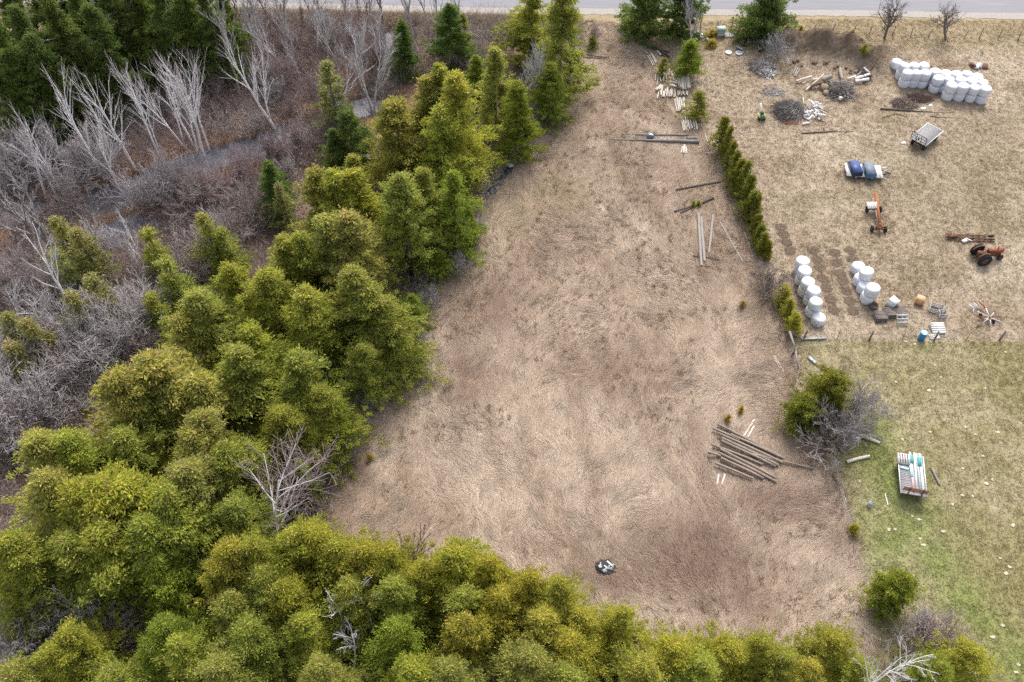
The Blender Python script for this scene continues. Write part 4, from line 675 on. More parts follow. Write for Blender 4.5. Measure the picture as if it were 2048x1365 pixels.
# long pole pile in the field
Z8 = lambda x, y: (1400 + x / 8.03, 830 + y / 8.03)
PP = [((270, 180), (900, 470), .10), ((190, 255), (620, 430), .11), ((285, 345), (1310, 800), .12), ((480, 350), (1330, 720), .13), ((330, 410), (1250, 840), .13), ((325, 465), (1200, 860), .12), ((190, 515), (1000, 820), .12), ((310, 590), (1200, 1030), .13), ((115, 650), (320, 700), .13), ((280, 640), (1220, 1100), .13), ((315, 735), (1010, 1050), .13), ((220, 815), (840, 1050), .12), ((500, 300), (1320, 700), .11), ((700, 640), (1800, 880), .09)]
lab = 'peeling brown pole in the long pile at the lower right of the field'
for i, (a, b, r) in enumerate(PP):
    lb = {0: 'long grey pole on the upper side of the pole pile', 8: 'short pole butt sticking out left of the pole pile', 11: 'single pole apart on the lower side of the pile', 13: 'longest thin pole reaching from the pile to the grey bush'}.get(i, lab); logp(Z8(*a), Z8(*b), r * .92, 'bark', lb, 'poles in the long pile', name='pole', cat='pole', lift=(.22 + .06 * (i % 3), .10 + .05 * (i % 3)))
for i, (a, b) in enumerate((((870, 85), (700, 350)), ((865, 190), (765, 370)))): logp(Z8(*a), Z8(*b), .085, 'pale', 'pale rail under the top of the pole pile, ' + ('left' if i == 0 else 'right') + ' of two', 'skids under the pole pile', name='rail', cat='rail')
for i, (a, b) in enumerate((((300, 960), (270, 1130)), ((400, 960), (345, 1130)))): logp(Z8(*a), Z8(*b), .085, 'pale', 'pale rail end below the pole pile, ' + ('left' if i == 0 else 'right') + ' of two', 'skids under the pole pile', name='rail', cat='rail')
# poles and logs further up the field
Z5 = lambda x, y: (1200 + x / 3.7925, 200 + y / 3.7925)
for a, b, r, k, l in (((745, 870), (768, 1265), .17, 'grey', 'longest pale log lying down the field beside the hedge, left of the pair'), ((765, 900), (792, 1230), .17, 'grey', 'pale log close against the longest one, right of the pair'), ((857, 880), (825, 1165), .13, 'grey', 'grey topped log right of the pale pair'), ((910, 935), (1078, 1228), .10, 'grey', 'slim grey pole slanting toward the hedge'), ((705, 1190), (905, 1218), .10, 'dark', 'dark short log crossing under the pale pair'),
                      ((575, 692), (918, 628), .13, 'dark', 'dark rotten log lying across the field near the hedge'), ((565, 855), (690, 815), .13, 'dark', 'dark rotten log beside the two green seedlings'), ((610, 865), (860, 755), .11, 'dark', 'dark log behind the green seedlings'), ((780, 790), (860, 752), .14, 'dark', 'thick dark log end right of the seedlings'),
                      ((1095, 1010), (1160, 1195), .07, 'grey', 'grey rail along the lower hedge'), ((765, 200), (800, 260), .06, 'grey', 'grey fallen rail at the top of the hedge'), ((795, 260), (845, 405), .05, 'pale', 'pale fallen rail beside the hedge top'), ((770, 408), (852, 408), .05, 'pale', 'short pale rail crossing beside the hedge'), ((858, 410), (880, 520), .04, 'grey', 'thin rail below the crossing one beside the hedge'), ((915, 560), (945, 660), .05, 'grey', 'thin rail beside the middle of the hedge'), ((960, 690), (1000, 760), .05, 'grey', 'thin rail beside the fifth hedge cedar')):
    logp(Z5(*a), Z5(*b), r, k, l, 'logs and rails beside the hedge')
Z3 = lambda x, y: (900 + x / 3.7236, y / 3.7236)
def taper(a, b, r0, r1, mat, label, name='utility_pole', cat='pole'):
    p = on(*Z3(*a)); q = on(*Z3(*b)); p[2] += r0 + .05; q[2] += r1 + .05; m = MB(); d = q - p
    m.cyl((0, 0, 0), d * .3, r0, r0 * .7 + r1 * .3, 9).cyl(d * .3, d * .7, r0 * .7 + r1 * .3, r0 * .3 + r1 * .7, 9).cyl(d * .7, d, r0 * .3 + r1 * .7, r1, 9); return tag(m.build(name, m_pole, None, p, True), label, cat, 'long poles lying at the top of the field')
taper((1855, 1070), (1205, 1045), .20, .05, m_pole, 'longest grey pole lying across the upper field, thick end at the hedge'); taper((1840, 1045), (1760, 1043), .18, .17, m_pole, 'blue grey pole end behind the longest pole'); taper((1775, 1015), (1380, 1010), .10, .08, m_gw, 'brown pole behind the longest one'); taper((1500, 1006), (1290, 1005), .06, .04, m_gw, 'thin pole tip at the far side of the long poles')
for i, (x, y) in enumerate(((1728, 1140), (1745, 1135), (1755, 1142), (1735, 1150))): logp(Z3(x, y - 40), Z3(x - 8 + 4 * i, y + 5), .10, 'pale', 'short split block in the little pile below the long poles', 'blocks below the long poles', lift=(.15 * (i % 2), .15 * (i % 2)))
for a, b, l in (((1000, 415), (1185, 438), 'upper brown log at the top of the field under the tall cedar'), ((990, 432), (1180, 447), 'lower brown log at the top of the field under the tall cedar'), ((1290, 275), (1330, 258), 'thin stick at the foot of the big roadside cedar')): logp(Z3(*a), Z3(*b), .10, 'brown', l, 'logs at the top of the field')
# stacks of fence posts
ZP = lambda x, y: (1280 + x / 5.6875, 80 + y / 5.6875)
def posts(group, label, items, r=.075, key='pale'):
    for a, b, lf in items: logp(ZP(*a), ZP(*b), r * rl.uniform(.8, 1.2), key, label, group, name='fence_post_log', cat='post', lift=(lf, lf))
posts('posts in the upper small stack', 'pale post in the small stack above the spindly cedar', [((85, 190), (150, 305), .05), ((105, 185), (165, 295), .05), ((125, 180), (178, 285), .18), ((140, 175), (195, 265), .05), ((195, 140), (235, 190), .1)])
posts('posts left of the main stack', 'short post in the loose heap beside the main stack', [((178, 400), (172, 470), .05), ((205, 425), (190, 520), .05), ((225, 440), (240, 490), .1), ((265, 420), (270, 475), .1), ((285, 425), (305, 470), .15), ((330, 350), (320, 425), .2), ((350, 380), (365, 440), .2), ((255, 430), (262, 480), .05)])
it = []
for i in range(13): it.append(((425 + i * 10 + rl.uniform(-4, 4), 470 + rl.uniform(-8, 12)), (440 + i * 10 + rl.uniform(-8, 8), 605 + rl.uniform(-18, 10)), .42 + .12 * (i % 2)))
for i in range(11): it.append(((215 + i * 18 + rl.uniform(-5, 5), 590 + rl.uniform(-8, 8)), (205 + i * 19 + rl.uniform(-14, 14), 670 + rl.uniform(-12, 12)), .06 + .14 * (i % 3)))
for i in range(6): it.append(((310 + rl.uniform(-30, 60), 480 + 18 * i), (410 + rl.uniform(-20, 30), 500 + 17 * i + rl.uniform(-30, 20)), .50 + .10 * (i % 2)))
for i in range(7): it.append(((430 + 18 * i, 600), (432 + 18 * i + rl.uniform(-5, 5), 650), .12 + .14 * (i % 2)))
posts('posts in the main stack', 'bleached post in the big jumbled stack between the two bushy cedars', it, .085)
posts('split rails on the main stack', 'bleached split rail sticking out left of the main stack', [((170, 595), (235, 540), .3), ((180, 600), (250, 545), .25), ((215, 600), (260, 560), .35)])
it = [];
for i in range(9): it.append(((392 + i * 13 + rl.uniform(-3, 3), 685 + rl.uniform(-5, 5)), (420 + i * 10 + rl.uniform(-5, 5), 835 + rl.uniform(-22, 8)), .04 + .13 * (i % 3)))
posts('posts in the middle stack', 'pale post in the neat stack left of the round young cedar', it)
it = []
for i in range(12): it.append(((462 + i * 14 + rl.uniform(-4, 4), 872 + 3 * i), (495 + i * 13 + rl.uniform(-5, 8), 1032 + rl.uniform(-22, 20)), .04 + .13 * (i % 2)))
posts('posts in the lower stack', 'pale post in the fanned stack above the long poles', it)
for a, b, l in (((0, 50), (180, 120), 'upper dark timber under the roadside cedar'), ((60, 60), (330, 150), 'long dark timber under the roadside cedar'), ((10, 105), (90, 170), 'grey rail leaning beside the small post stack'), ((200, 110), (330, 200), 'dark timber behind the spindly cedar'), ((240, 170), (350, 260), 'dark timber in the shade of the bushy cedar')): logp(ZP(*a), ZP(*b), .14, 'dark' if 'dark' in l else 'grey', l, 'timbers under the roadside cedar')
for a, b, l in (((1250, 100), (1268, 108), 'small stick by the timbers'),): logp(a, b, .05, 'grey', l)
# right-hand logs, sticks
Z2 = lambda x, y: (1380 + x / 3.066, 680 + y / 3.066)
for a, b, r, k, l in (((1008, 577), (1162, 638), .15, 'pale', 'smooth pale log on the lawn, upper of two beside the grey bush'), ((958, 752), (1098, 718), .14, 'pale', 'smooth pale log on the lawn, lower of two beside the grey bush'), ((498, 75), (545, 170), .05, 'bleach', 'white stick in the grass left of the fence corner'), ((520, 100), (575, 200), .05, 'bleach', 'white stick beside another left of the fence corner'), ((470, 395), (535, 520), .06, 'brown', 'brown stick left of the cedar clump'), ((500, 415), (550, 410), .04, 'brown', 'short brown twig at the foot of the cedar clump'), ((1195, 945), (1212, 1015), .05, 'bleach', 'crooked white stick on the green lawn'), ((870, 830), (915, 900), .09, 'brown', 'fallen fence rail below the grey bush'), ((915, 900), (945, 1000), .07, 'grey', 'fallen fence rail beside the lawn'), ((935, 930), (955, 990), .05, 'bleach', 'white stick on the fallen fence rail'), ((945, 1000), (985, 1120), .07, 'grey', 'lower fallen fence rail beside the lawn'), ((975, 1055), (1010, 1020), .05, 'grey', 'short leaning stake beside the lower fallen rail')):
    logp(Z2(*a), Z2(*b), r, k, l)
# ------------------------------------------------------------------ wrapped bales
def film():
    m = pm('bale_film', (.72, .745, .80), .36, .04, 1.5, .12, col2=(.62, .635, .67), spec=.35); nt = m.node_tree; N = nt.nodes; L = nt.links
    wv = N.new('ShaderNodeTexNoise'); wv.inputs['Scale'].default_value = 2.5; wv.inputs['Detail'].default_value = 6; tc = N.new('ShaderNodeTexCoord'); mp = N.new('ShaderNodeMapping'); mp.inputs['Scale'].default_value = (4, 4, 1.2); L.new(tc.outputs['Object'], mp.inputs[0]); L.new(mp.outputs[0], wv.inputs[0])
    b = next(n for n in N if n.type == 'BUMP'); b.inputs['Distance'].default_value = .03; b.inputs['Strength'].default_value = .22; L.new(wv.outputs[0], b.inputs['Height']); return m
m_film = film(); m_tear = pm('dark_silage', (.035, .045, .04), .9, .3, 9); BD, BH = .60, .95
BALES = []
for s in range(5):
    r = np.random.RandomState(s + 50); n = 22; prof = [(.0, .0), (.46, .0), (.56, .05), (.60, .18), (.615, .45), (.605, .72), (.575, .86), (.50, .925), (.40, .945), (.2, .955), (.0, .95)]; V = []
    for j, (q, z) in enumerate(prof):
        for k in range(n):
            a = k * 2 * math.pi / n; f = 1 + .007 * r.randn() + .02 * math.sin(2 * a + s) + (.02 * math.sin(7 * a + s * 2) if z > .8 else 0); V.append((q * f * math.cos(a), q * f * math.sin(a), z + (.006 * r.randn() if z > .1 else 0) + .03 * math.sin(a + s) * (z > .5)))
    m = len(prof); Fc = np.array([(j * n + i, j * n + (i + 1) % n, (j + 1) * n + (i + 1) % n, (j + 1) * n + i) for j in range(m - 1) for i in range(n)]); BALES.append(raw_mesh('bale', np.array(V), [Fc], [m_film], True))
rb = random.Random(4); NB = [0]
def bale(p, label, group, tilt=0, taz=0, tears=()):
    NB[0] += 1; o = link('hay_bale', BALES[NB[0] % 5], None, p); o.rotation_euler = (tilt * math.cos(taz), tilt * math.sin(taz), rb.random() * 6.28); s = rb.uniform(.95, 1.05); o.scale = (s, s * rb.uniform(.97, 1.03), rb.uniform(.93, 1.05)); tag(o, label, 'bale', group)
    for az, z, w, h in tears:
        m = MB(); a0 = az - o.rotation_euler[2]; V = []
        for da, dz in ((-w, -h), (0, -h * 1.2), (w, -h * .6), (w * .8, h), (0, h * .7), (-w * .9, h)): V.append((.632 * math.cos(a0 + da), .632 * math.sin(a0 + da), z + dz))
        m._add(np.array(V), [(0, 1, 4, 5), (1, 2, 3, 4)]); m.build('tear', m_tear, o)
    return o
def stack(px, py, two, lb, group, gz=None, off=(0, 0), tears=(), ttears=()):
    p = G(px, py, 1.9 if two else .95); g = float(th(p[0], p[1])); gp = group
    bale((p[0] + off[0], p[1] + off[1], g - .02), ('lower ' if two else 'single ') + 'white bale ' + lb, gp, tears=tears)
    if two: bale((p[0], p[1], g + .92), 'upper white bale ' + lb, gp, tilt=rb.uniform(0, .04), taz=rb.random() * 6, tears=ttears)
ZA = lambda x, y: (1570 + x / 8.03, 500 + y / 8.03); ord_ = ('first', 'second', 'third', 'fourth', 'fifth', 'sixth', 'seventh')
for i, (x, y) in enumerate(((300, 150), (335, 305), (390, 485), (472, 630), (508, 810))): stack(*ZA(x, y), True, 'of the %s pair from the far end, row beside the hedge' % ord_[i], 'bales in the row beside the hedge', ttears=((4.3, .25, .08, .05),) if i == 4 else ())
stack(*ZA(560, 1060), False, 'with dark tears at the near end of the row beside the hedge', 'bales in the row beside the hedge', tears=((3.9, .62, .06, .05), (4.25, .42, .12, .05), (4.95, .35, .09, .08)))
GB2 = 'bales in the small cluster in the middle of the paddock'
p = G(*ZA(1190, 235), .95); bale((p[0], p[1], float(th(p[0], p[1]))), 'single white wrapped bale at the far end of the small middle cluster', GB2)
p = G(*ZA(1345, 320), 1.9); bale((p[0] - .35, p[1] + .05, float(th(p[0], p[1]))), 'lower white wrapped bale under the tipped one in the small middle cluster', GB2); bale((p[0], p[1], float(th(p[0], p[1])) + .92), 'upper tipped white wrapped bale in the small middle cluster', GB2, .12, 2.2)
p = G(*ZA(1290, 545), .95); bale((p[0], p[1], float(th(p[0], p[1]))), 'single white wrapped bale in the middle of the small middle cluster', GB2)
p = G(*ZA(1430, 590), 1.9); bale((p[0] - .15, p[1], float(th(p[0], p[1]))), 'lower white wrapped bale at the near end of the small middle cluster', GB2); bale((p[0], p[1], float(th(p[0], p[1])) + .92), 'upper white wrapped bale at the near end of the small middle cluster', GB2)
ZC = lambda x, y: (1760 + x / 6.205, 100 + y / 6.205); GC = 'bales in the large block near the road'
p = G(*ZC(215, 150), .95); bale((p[0], p[1], float(th(p[0], p[1]))), 'single white wrapped bale at the left end of the large block', GC)
for nm, L in (('back row, left part of large block', ((318, 172), (440, 168), (560, 172))), ('front row, left part of large block', ((358, 262), (470, 262), (582, 267))), ('back row, middle of large block', ((700, 248), (832, 264))), ('front row, middle of large block', ((742, 325), (872, 338))), ('rearmost row, right part of large block', ((965, 282), (1095, 278), (1228, 312))), ('middle row, right part of large block', ((1020, 356), (1155, 368), (1290, 386))), ('front row, right part of large block', ((905, 420), (1045, 432), (1190, 446), (1325, 462)))):
    for i, (x, y) in enumerate(L): stack(*ZC(x, y), True, '%s from the left, %s' % (ord_[i], nm), GC, tears=((4.0, .5, .05, .06),) if (x == 318) else ())

# ------------------------------------------------------------------ vehicles and wagons
def rect4(cs, z):
    P = [G(x, y, z) for x, y in cs]; c = sum(P) / 4; u = (P[1] - P[0] + P[2] - P[3]) / 2; w = (P[3] - P[0] + P[2] - P[1]) / 2      # u: 0->1, w: 0->3
    return c, math.atan2(u[1], u[0]), np.linalg.norm(u[:2]), np.linalg.norm(w[:2])
m_plank = pm('weathered_plank', (.31, .30, .30), .9, .18, 2, .25, stretch=(.5, 9, 1)); m_steel = pm('black_steel', (.03, .03, .034), .6, .3, 5); m_rub = pm('tyre_rubber', (.028, .028, .03), .9, .3, 8); m_rust = pm('rusty_red_paint', (.36, .085, .04), .7, .35, 6, .2, col2=(.17, .06, .035)); m_rust2 = pm('rust', (.15, .075, .05), .9, .4, 7, .3); m_org = pm('orange_paint', (.40, .14, .055), .75, .3, 4, .1, col2=(.24, .085, .04)); m_galv = pm('galvanised', (.42, .45, .48), .45, .15, 4, 0, metal=.3)
m_red = pm('red_light', (.55, .03, .02), .4, .1, 5); m_wpaint = pm('white_paint', (.72, .73, .74), .6, .08, 4)
def wheel(parent, c, R_, w, axis='y', rim=m_rust2, spokes=False, name='wheel'):
    m = MB(); p = [(R_ * .58, -w / 2), (R_ * .9, -w / 2), (R_, -w * .3), (R_, w * .3), (R_ * .9, w / 2), (R_ * .58, w / 2), (R_ * .58, -w / 2)]; m.lathe(p, (0, 0, 0), axis, 18); t = m.build(name, m_rub, parent, c, True)
    m = MB(); m.lathe([(0.001, -w * .12), (R_ * .5, -w * .2), (R_ * .6, -w * .42), (R_ * .6, w * .42), (R_ * .5, w * .2), (.001, w * .12)], (0, 0, 0), axis, 14); m.build('rim', rim, t)
    if spokes:
        m = MB(); e = {'y': lambda a, r_, z: (r_ * math.cos(a), z, r_ * math.sin(a)), 'x': lambda a, r_, z: (z, r_ * math.cos(a), r_ * math.sin(a))}[axis]
        for k in range(22):
            a = k * math.pi / 11; m.bar(e(a, R_ * .99, -w * .48), e(a + .14, R_ * 1.015, w * .03), .05, .05); m.bar(e(a + .14, R_ * .99, w * .48), e(a + .28, R_ * 1.015, -w * .03), .05, .05)
        m.build('tread', m_rub, t)
    return t
# flat hay wagon with a black rack at its near-left end
c, an, L, W = rect4([(1820.6, 274.8), (1854.2, 247.9), (1886.6, 263.6), (1850.5, 294.7)], .95)
t = thing('hay_wagon', 'flat grey plank wagon with black rack at one end, standing in the paddock', 'wagon', (c[0], c[1], 0), an)
nb = 15
for i in range(nb): MB().box((-L / 2 + (i + .5) * L / nb, 0, .95 + rb.uniform(-.006, .006)), (L / nb - .012, W - .12, .045)).build('deck_plank', m_plank, t)
MB().box((0, -W / 2 + .03, .97), (L, .06, .1)).build('side_rail', m_wpaint, t); MB().box((0, W / 2 - .03, .97), (L, .06, .1)).build('side_rail', m_wpaint, t); MB().box((L / 2 + .03, 0, .97), (.06, W, .1)).build('end_rail', m_wpaint, t)
m = MB()
for y in (-.45, .45): m.box((0, y, .82), (L * .95, .1, .16))
for k in range(5): m.box((-L * .4 + k * L * .2, 0, .885), (.08, W * .9, .07))
m.build('frame', m_steel, t)
rk = MB(); x0 = -L / 2 + .05; x1 = x0 - .35
for k, y in enumerate((-.40, -.13, .13, .40)): rk.bar((x0, y * W * 1.1, .95), (x1, y * W * 1.1, 2.05), .05)
for z in (1.2, 1.62, 2.03): f = (z - .95) / 1.1; rk.bar((x0 + (x1 - x0) * f, -W * .45, z), (x0 + (x1 - x0) * f, W * .45, z), .05)
rk.bar((x0, W * .1, .95), (x1, W * .42, 2.3), .05); rk.build('rack', m_steel, t); MB().lathe([(.001, -.01), (.12, -.01), (.12, .01), (.001, .01)], (x0 - .2, 0, 1.45), 'x', 12).build('reflector', m_org, t)
for sx in (-.32, .32):
    for sy in (-.36, .36): wheel(t, (sx * L, sy * W, .36), .36, .2)
m = MB(); m.bar((-L * .32, -.36 * W, .36), (-L * .32, .36 * W, .36), .09).bar((L * .32, -.36 * W, .36), (L * .32, .36 * W, .36), .09).bar((-L * .5, 0, .5), (-L * .72, 0, .2), .08); m.build('axle', m_rust2, t)
# lumber wagon on the lawn
c, an, L, W = rect4([(1800.7, 985.9), (1794.2, 905.7), (1846.4, 915.5), (1854.6, 996.4)], .85); LW = (c, an, L, W)
t = thing('lumber_wagon', 'long plank wagon on the lawn loaded with boards and a pallet', 'wagon', (c[0], c[1], 0), an); nb = 24
for i in range(nb): MB().box((-L / 2 + (i + .5) * L / nb, 0, .85 + rb.uniform(-.006, .006)), (L / nb - .012, W - .1, .045)).build('deck_plank', m_plank, t)
for y in (-W / 2 + .02, W / 2 - .02): MB().box((0, y, .875), (L, .06, .09)).build('side_rail', m_wpaint, t)
m = MB()
for y in (-.45, .45): m.box((0, y, .72), (L * .95, .1, .16))
for k in range(5): m.box((-L * .4 + k * L * .2, 0, .787), (.08, W * .9, .06))
m.build('frame', m_steel, t)
for sx in (-.3, .3):
    for sy in (-.34, .34): wheel(t, (sx * L, sy * W, .33), .33, .19)
m = MB(); m.bar((-L * .3, -.34 * W, .33), (-L * .3, .34 * W, .33), .09).bar((L * .3, -.34 * W, .33), (L * .3, .34 * W, .33), .09).bar((L * .5, .05, .5), (L * .5 + .7, .05, .35), .07); m.build('axle', m_rust, t)
rk = MB(); x0 = -L / 2 + .12
for y in (-.28, .22): rk.bar((x0 - .1, y * W, .8), (x0 + .1, y * W, 1.55), .07)
for z in (1.1, 1.28, 1.46): rk.bar((x0 + .02, -W * .46, z), (x0 + .05, W * .46, z + .05), .09, .05)
rk.build('rack', m_rust2, t)
def lw(x, y, z): ca, sa = math.cos(an), math.sin(an); return (c[0] + ca * x - sa * y, c[1] + sa * x + ca * y, z)
m_teal = pm('teal_paint', (.09, .34, .36), .7, .25, 4); m_lblue = pm('pale_blue_paint', (.42, .66, .70), .7, .15, 4); m_wb = pm('white_board', (.74, .74, .74), .8, .1, 4); m_pink = pm('faded_red_board', (.66, .40, .37), .8, .2, 4); m_gboard = pm('grey_green_board', (.42, .50, .47), .8, .2, 4)
for nm, x, y, w, l, mt, z, rz, lb in (('board', .55, -.02, .16, 2.9, m_wb, .90, .03, 'long white board down the middle of the lumber wagon'), ('board', .35, -.28, .14, 3.3, m_wb, .90, -.02, 'long white board right of the middle of the lumber wagon'), ('board', .2, -.5, .16, 3.6, m_gboard, .90, .02, 'grey green board on the lumber wagon'), ('board', .1, -.72, .18, 3.8, m_wb, .90, .0, 'white board nearest the right rail of the lumber wagon'), ('board', -.75, .02, .13, 1.5, m_pink, .94, .04, 'faded red board toward the rack of the lumber wagon'), ('panel', 1.35, .02, .34, .7, m_teal, .96, .05, 'teal panel beside the pallet on the lumber wagon'), ('panel', 1.25, -.62, .3, .8, m_teal, .96, -.03, 'teal panel near the corner of the lumber wagon'), ('panel', .25, .06, .2, 1.0, m_lblue, .97, .03, 'pale blue panel in the middle of the lumber wagon'), ('plank_block', .45, .55, .2, .62, m_lblue, .93, 1.45, 'pale blue block below the pallet on the lumber wagon')):
    o = MB().box((0, 0, 0), (l, w, .045)).build(nm, mt, None, lw(x, y, z)); o.rotation_euler = (0, 0, an + rz); tag(o, lb, nm.replace('_', ' '), 'boards on the lumber wagon')
def pallet(p, rz, label, mat, group='pallets', rx=0, ry=0, w=1.15, d=1.0, nb=6, name='pallet', gap=.035):
    t = thing(name, label, 'pallet', p, rz, group); t.rotation_euler = (rx, ry, rz); bw = d / nb
    for i in range(nb): MB().box((0, -d / 2 + (i + .5) * bw, .125), (w, bw - gap, .022)).build('deck_board', mat, t)
    for x in (-w / 2 + .04, 0, w / 2 - .04): MB().box((x, 0, .065), (.045, d, .092)).build('stringer', mat, t)
    for y in (-d / 2 + .06, 0, d / 2 - .06): MB().box((0, y, .008), (w, .09, .018)).build('bottom_board', mat, t)
    return t
m_pal = pm('pallet_wood', (.50, .475, .46), .9, .2, 4, .2); m_palw = pm('pale_pallet', (.68, .66, .63), .9, .12, 4, .1); m_pald = pm('dark_pallet', (.21, .175, .155), .95, .35, 5, .3)
pallet(lw(1.25, .55, .88), an, 'grey pallet lying at the far end of the lumber wagon', m_pal, None, w=.95, d=.95, nb=5, gap=.06)
logp((1862, 937), (1878, 970), .10, 'pole', 'grey green pole on the lawn right of the lumber wagon', name='pole', cat='pole')
m_jug = pm('grey_plastic', (.40, .43, .45), .5, .12, 4); o = MB().lathe([(.001, 0), (.15, 0), (.17, .04), (.17, .42), (.13, .5), (.05, .54), (.05, .58), (.001, .58)], (0, 0, 0), 'z', 12).build('jug', m_jug, None, on(1737, 1014), True); o.rotation_euler = (-.25, .1, 0); tag(o, 'small grey plastic jug standing on the green lawn', 'jug')
# trailer with two truck caps
ZT = lambda x, y: (1660 + x / 7.58, 300 + y / 7.58)
c, an, L, W = rect4([ZT(262, 388), ZT(800, 425), ZT(775, 240), ZT(215, 205)], .5); c0 = c
t = thing('flat_trailer', 'low white trailer carrying two blue truck caps and bleached branches', 'trailer', (c[0], c[1], 0), an); TL = t
MB().box((0, 0, .46), (L, W, .08)).build('deck', m_wpaint, t); m = MB(); m.box((0, -W * .35, .37), (L, .1, .10)); m.box((0, W * .35, .37), (L, .1, .10)); m.bar((L / 2, -.3, .38), (L / 2 + .9, 0, .34), .08).bar((L / 2, .3, .38), (L / 2 + .9, 0, .34), .08); m.build('frame', m_steel, t)
for sx in (-.22, .22):
    for sy in (-.46, .46): wheel(t, (sx * L, sy * W * .9, .24), .24, .15, rim=m_galv)
MB().box((-L / 2 - .02, -.25 * W, .50), (.04, .28, .14)).build('tail_light', m_red, t); MB().box((-L / 2 - .02, .3 * W, .50), (.04, .2, .1)).build('tail_light', m_red, t)
def cap(cs, label, top, side, h):
    c, an, L, W = rect4([ZT(*q) for q in cs], .505 + h); a = math.cos(an) * .0; e = thing('truck_cap', label, 'truck cap', (c[0], c[1], .505), an, 'truck caps on the white trailer'); m = MB(); s = .94
    b = [(-L / 2 / s, -W / 2 / s, 0), (L / 2 / s, -W / 2 / s, 0), (L / 2 / s, W / 2 / s, 0), (-L / 2 / s, W / 2 / s, 0)]; tp = [(-L / 2, -W / 2, h), (L / 2, -W / 2, h), (L / 2, W / 2, h), (-L / 2, W / 2, h)]
    m._add(np.array(b + tp), [(0, 1, 5, 4), (1, 2, 6, 5), (2, 3, 7, 6), (3, 0, 4, 7)]); m.build('shell', side, e); m = MB(); m._add(np.array(tp) + [0, 0, .003], [(0, 1, 2, 3)]); m.box((0, 0, h + .012), (L * .99, W * .99, .02)); m.build('roof', top, e)
    m = MB(); m.box((0, -W / 2 / s + .02, .25), (L * .8, .03, .2), rx=-.06); (m.build('window', m_glass, e) if 'dark blue' in label else None); m = MB(); m.box((-L / 2 / s + .02, 0, .25), (.03, W * .75, .2), ry=.05); m.build('window', m_glass, e); return e
m_glass = pm('dark_glass', (.012, .014, .018), .1, .1, 3, spec=.6); m_blue = pm('blue_fibreglass', (.045, .075, .235), .45, .12, 3, spec=.4); m_gblue = pm('faded_blue_fibreglass', (.15, .185, .24), .5, .12, 3, spec=.35); m_dblue = pm('navy_fibreglass', (.03, .05, .09), .35, .12, 3, spec=.5); m_tblue = pm('teal_blue_fibreglass', (.05, .14, .24), .35, .12, 3, spec=.5)
cap([(345, 345), (500, 340), (440, 165), (300, 165)], 'dark blue truck cap at the rear of the white trailer', m_blue, m_dblue, .48); cap([(560, 370), (710, 375), (660, 192), (510, 190)], 'faded grey blue truck cap beside the darker one on the white trailer', m_gblue, m_tblue, .48)
for i in range(11):
    x, y = 700 + rb.uniform(0, 80), 250 + rb.uniform(0, 170); p = G(*ZT(x, y), .62); q = p + np.array([rb.uniform(-.5, .9), rb.uniform(-.8, .6), rb.uniform(-.05, .2)]); log3(p, q, rb.uniform(.02, .045), 'pale' if i % 3 else 'bleach', 'bleached branch heaped on the front of the white trailer', 'branches on the white trailer', 'branch', 'branch')
# running gear with beams, orange auger tube, pallet
def gp(x, y, z): return G(*ZT(x, y), z)
wf = [(640, 1190), (838, 1215)]; wr = [(762, 915), (568, 890)]
pf = [gp(*q, .32) for q in wf]; pr = [gp(*q, .32) for q in wr]; o0 = (pf[0] + pf[1] + pr[0] + pr[1]) / 4; o0[2] = 0; fx = (pf[0] + pf[1]) / 2 - (pr[0] + pr[1]) / 2; ang = math.atan2(fx[1], fx[0])
t = thing('running_gear', 'red wagon running gear with grey beams under the orange tube', 'wagon gear', o0, ang); Ri = np.array(Matrix.Rotation(-ang, 3, 'Z'))
lc = lambda p: tuple(Ri @ (np.array(p) - o0))
hl = np.linalg.norm(fx[:2]) / 2; hw = .62
for sx in (-1, 1):
    for sy in (-1, 1): wheel(t, (sx * hl, sy * hw, .32), .32, .2, rim=m_rust if sx > 0 else m_steel)
for sx in (-1, 1): MB().bar((sx * hl, -hw, .34), (sx * hl, hw, .34), .1).bar((sx * hl, -.25, .36), (sx * hl, -.25, .62), .12).bar((sx * hl, .25, .36), (sx * hl, .25, .62), .12).bar((sx * hl, -.4, .62), (sx * hl, .4, .62), .1).build('axle', m_rust if sx > 0 else m_steel, t)
MB().bar((-hl, .22, .70), (hl + .25, -.02, .70), .12, .14).build('beam', m_gw, t); MB().bar((-hl, -.02, .70), (hl + .2, -.10, .70), .12, .14).build('beam', m_gw, t); MB().bar((hl, 0, .45), (hl + .85, .03, .12), .06).build('drawbar', m_rust2, t)
p = gp(690, 665, .80); q = gp(762, 1150, .80); d = q - p; m = MB(); m.cyl((0, 0, 0), d, .15, .15, 14); m.cyl(d * .97, d * 1.0 + d / np.linalg.norm(d) * .02, .165, .165, 14); o = m.build('auger_tube', [m_org], None, p, False); tag(o, 'long orange auger tube lying over the red running gear', 'auger tube')
p = gp(640, 850, .80); pallet((p[0], p[1], .79), ang + .1, 'white pallet resting on the grey beams beside the orange tube', m_palw, None, w=.85, d=1.05, nb=6, gap=.06)
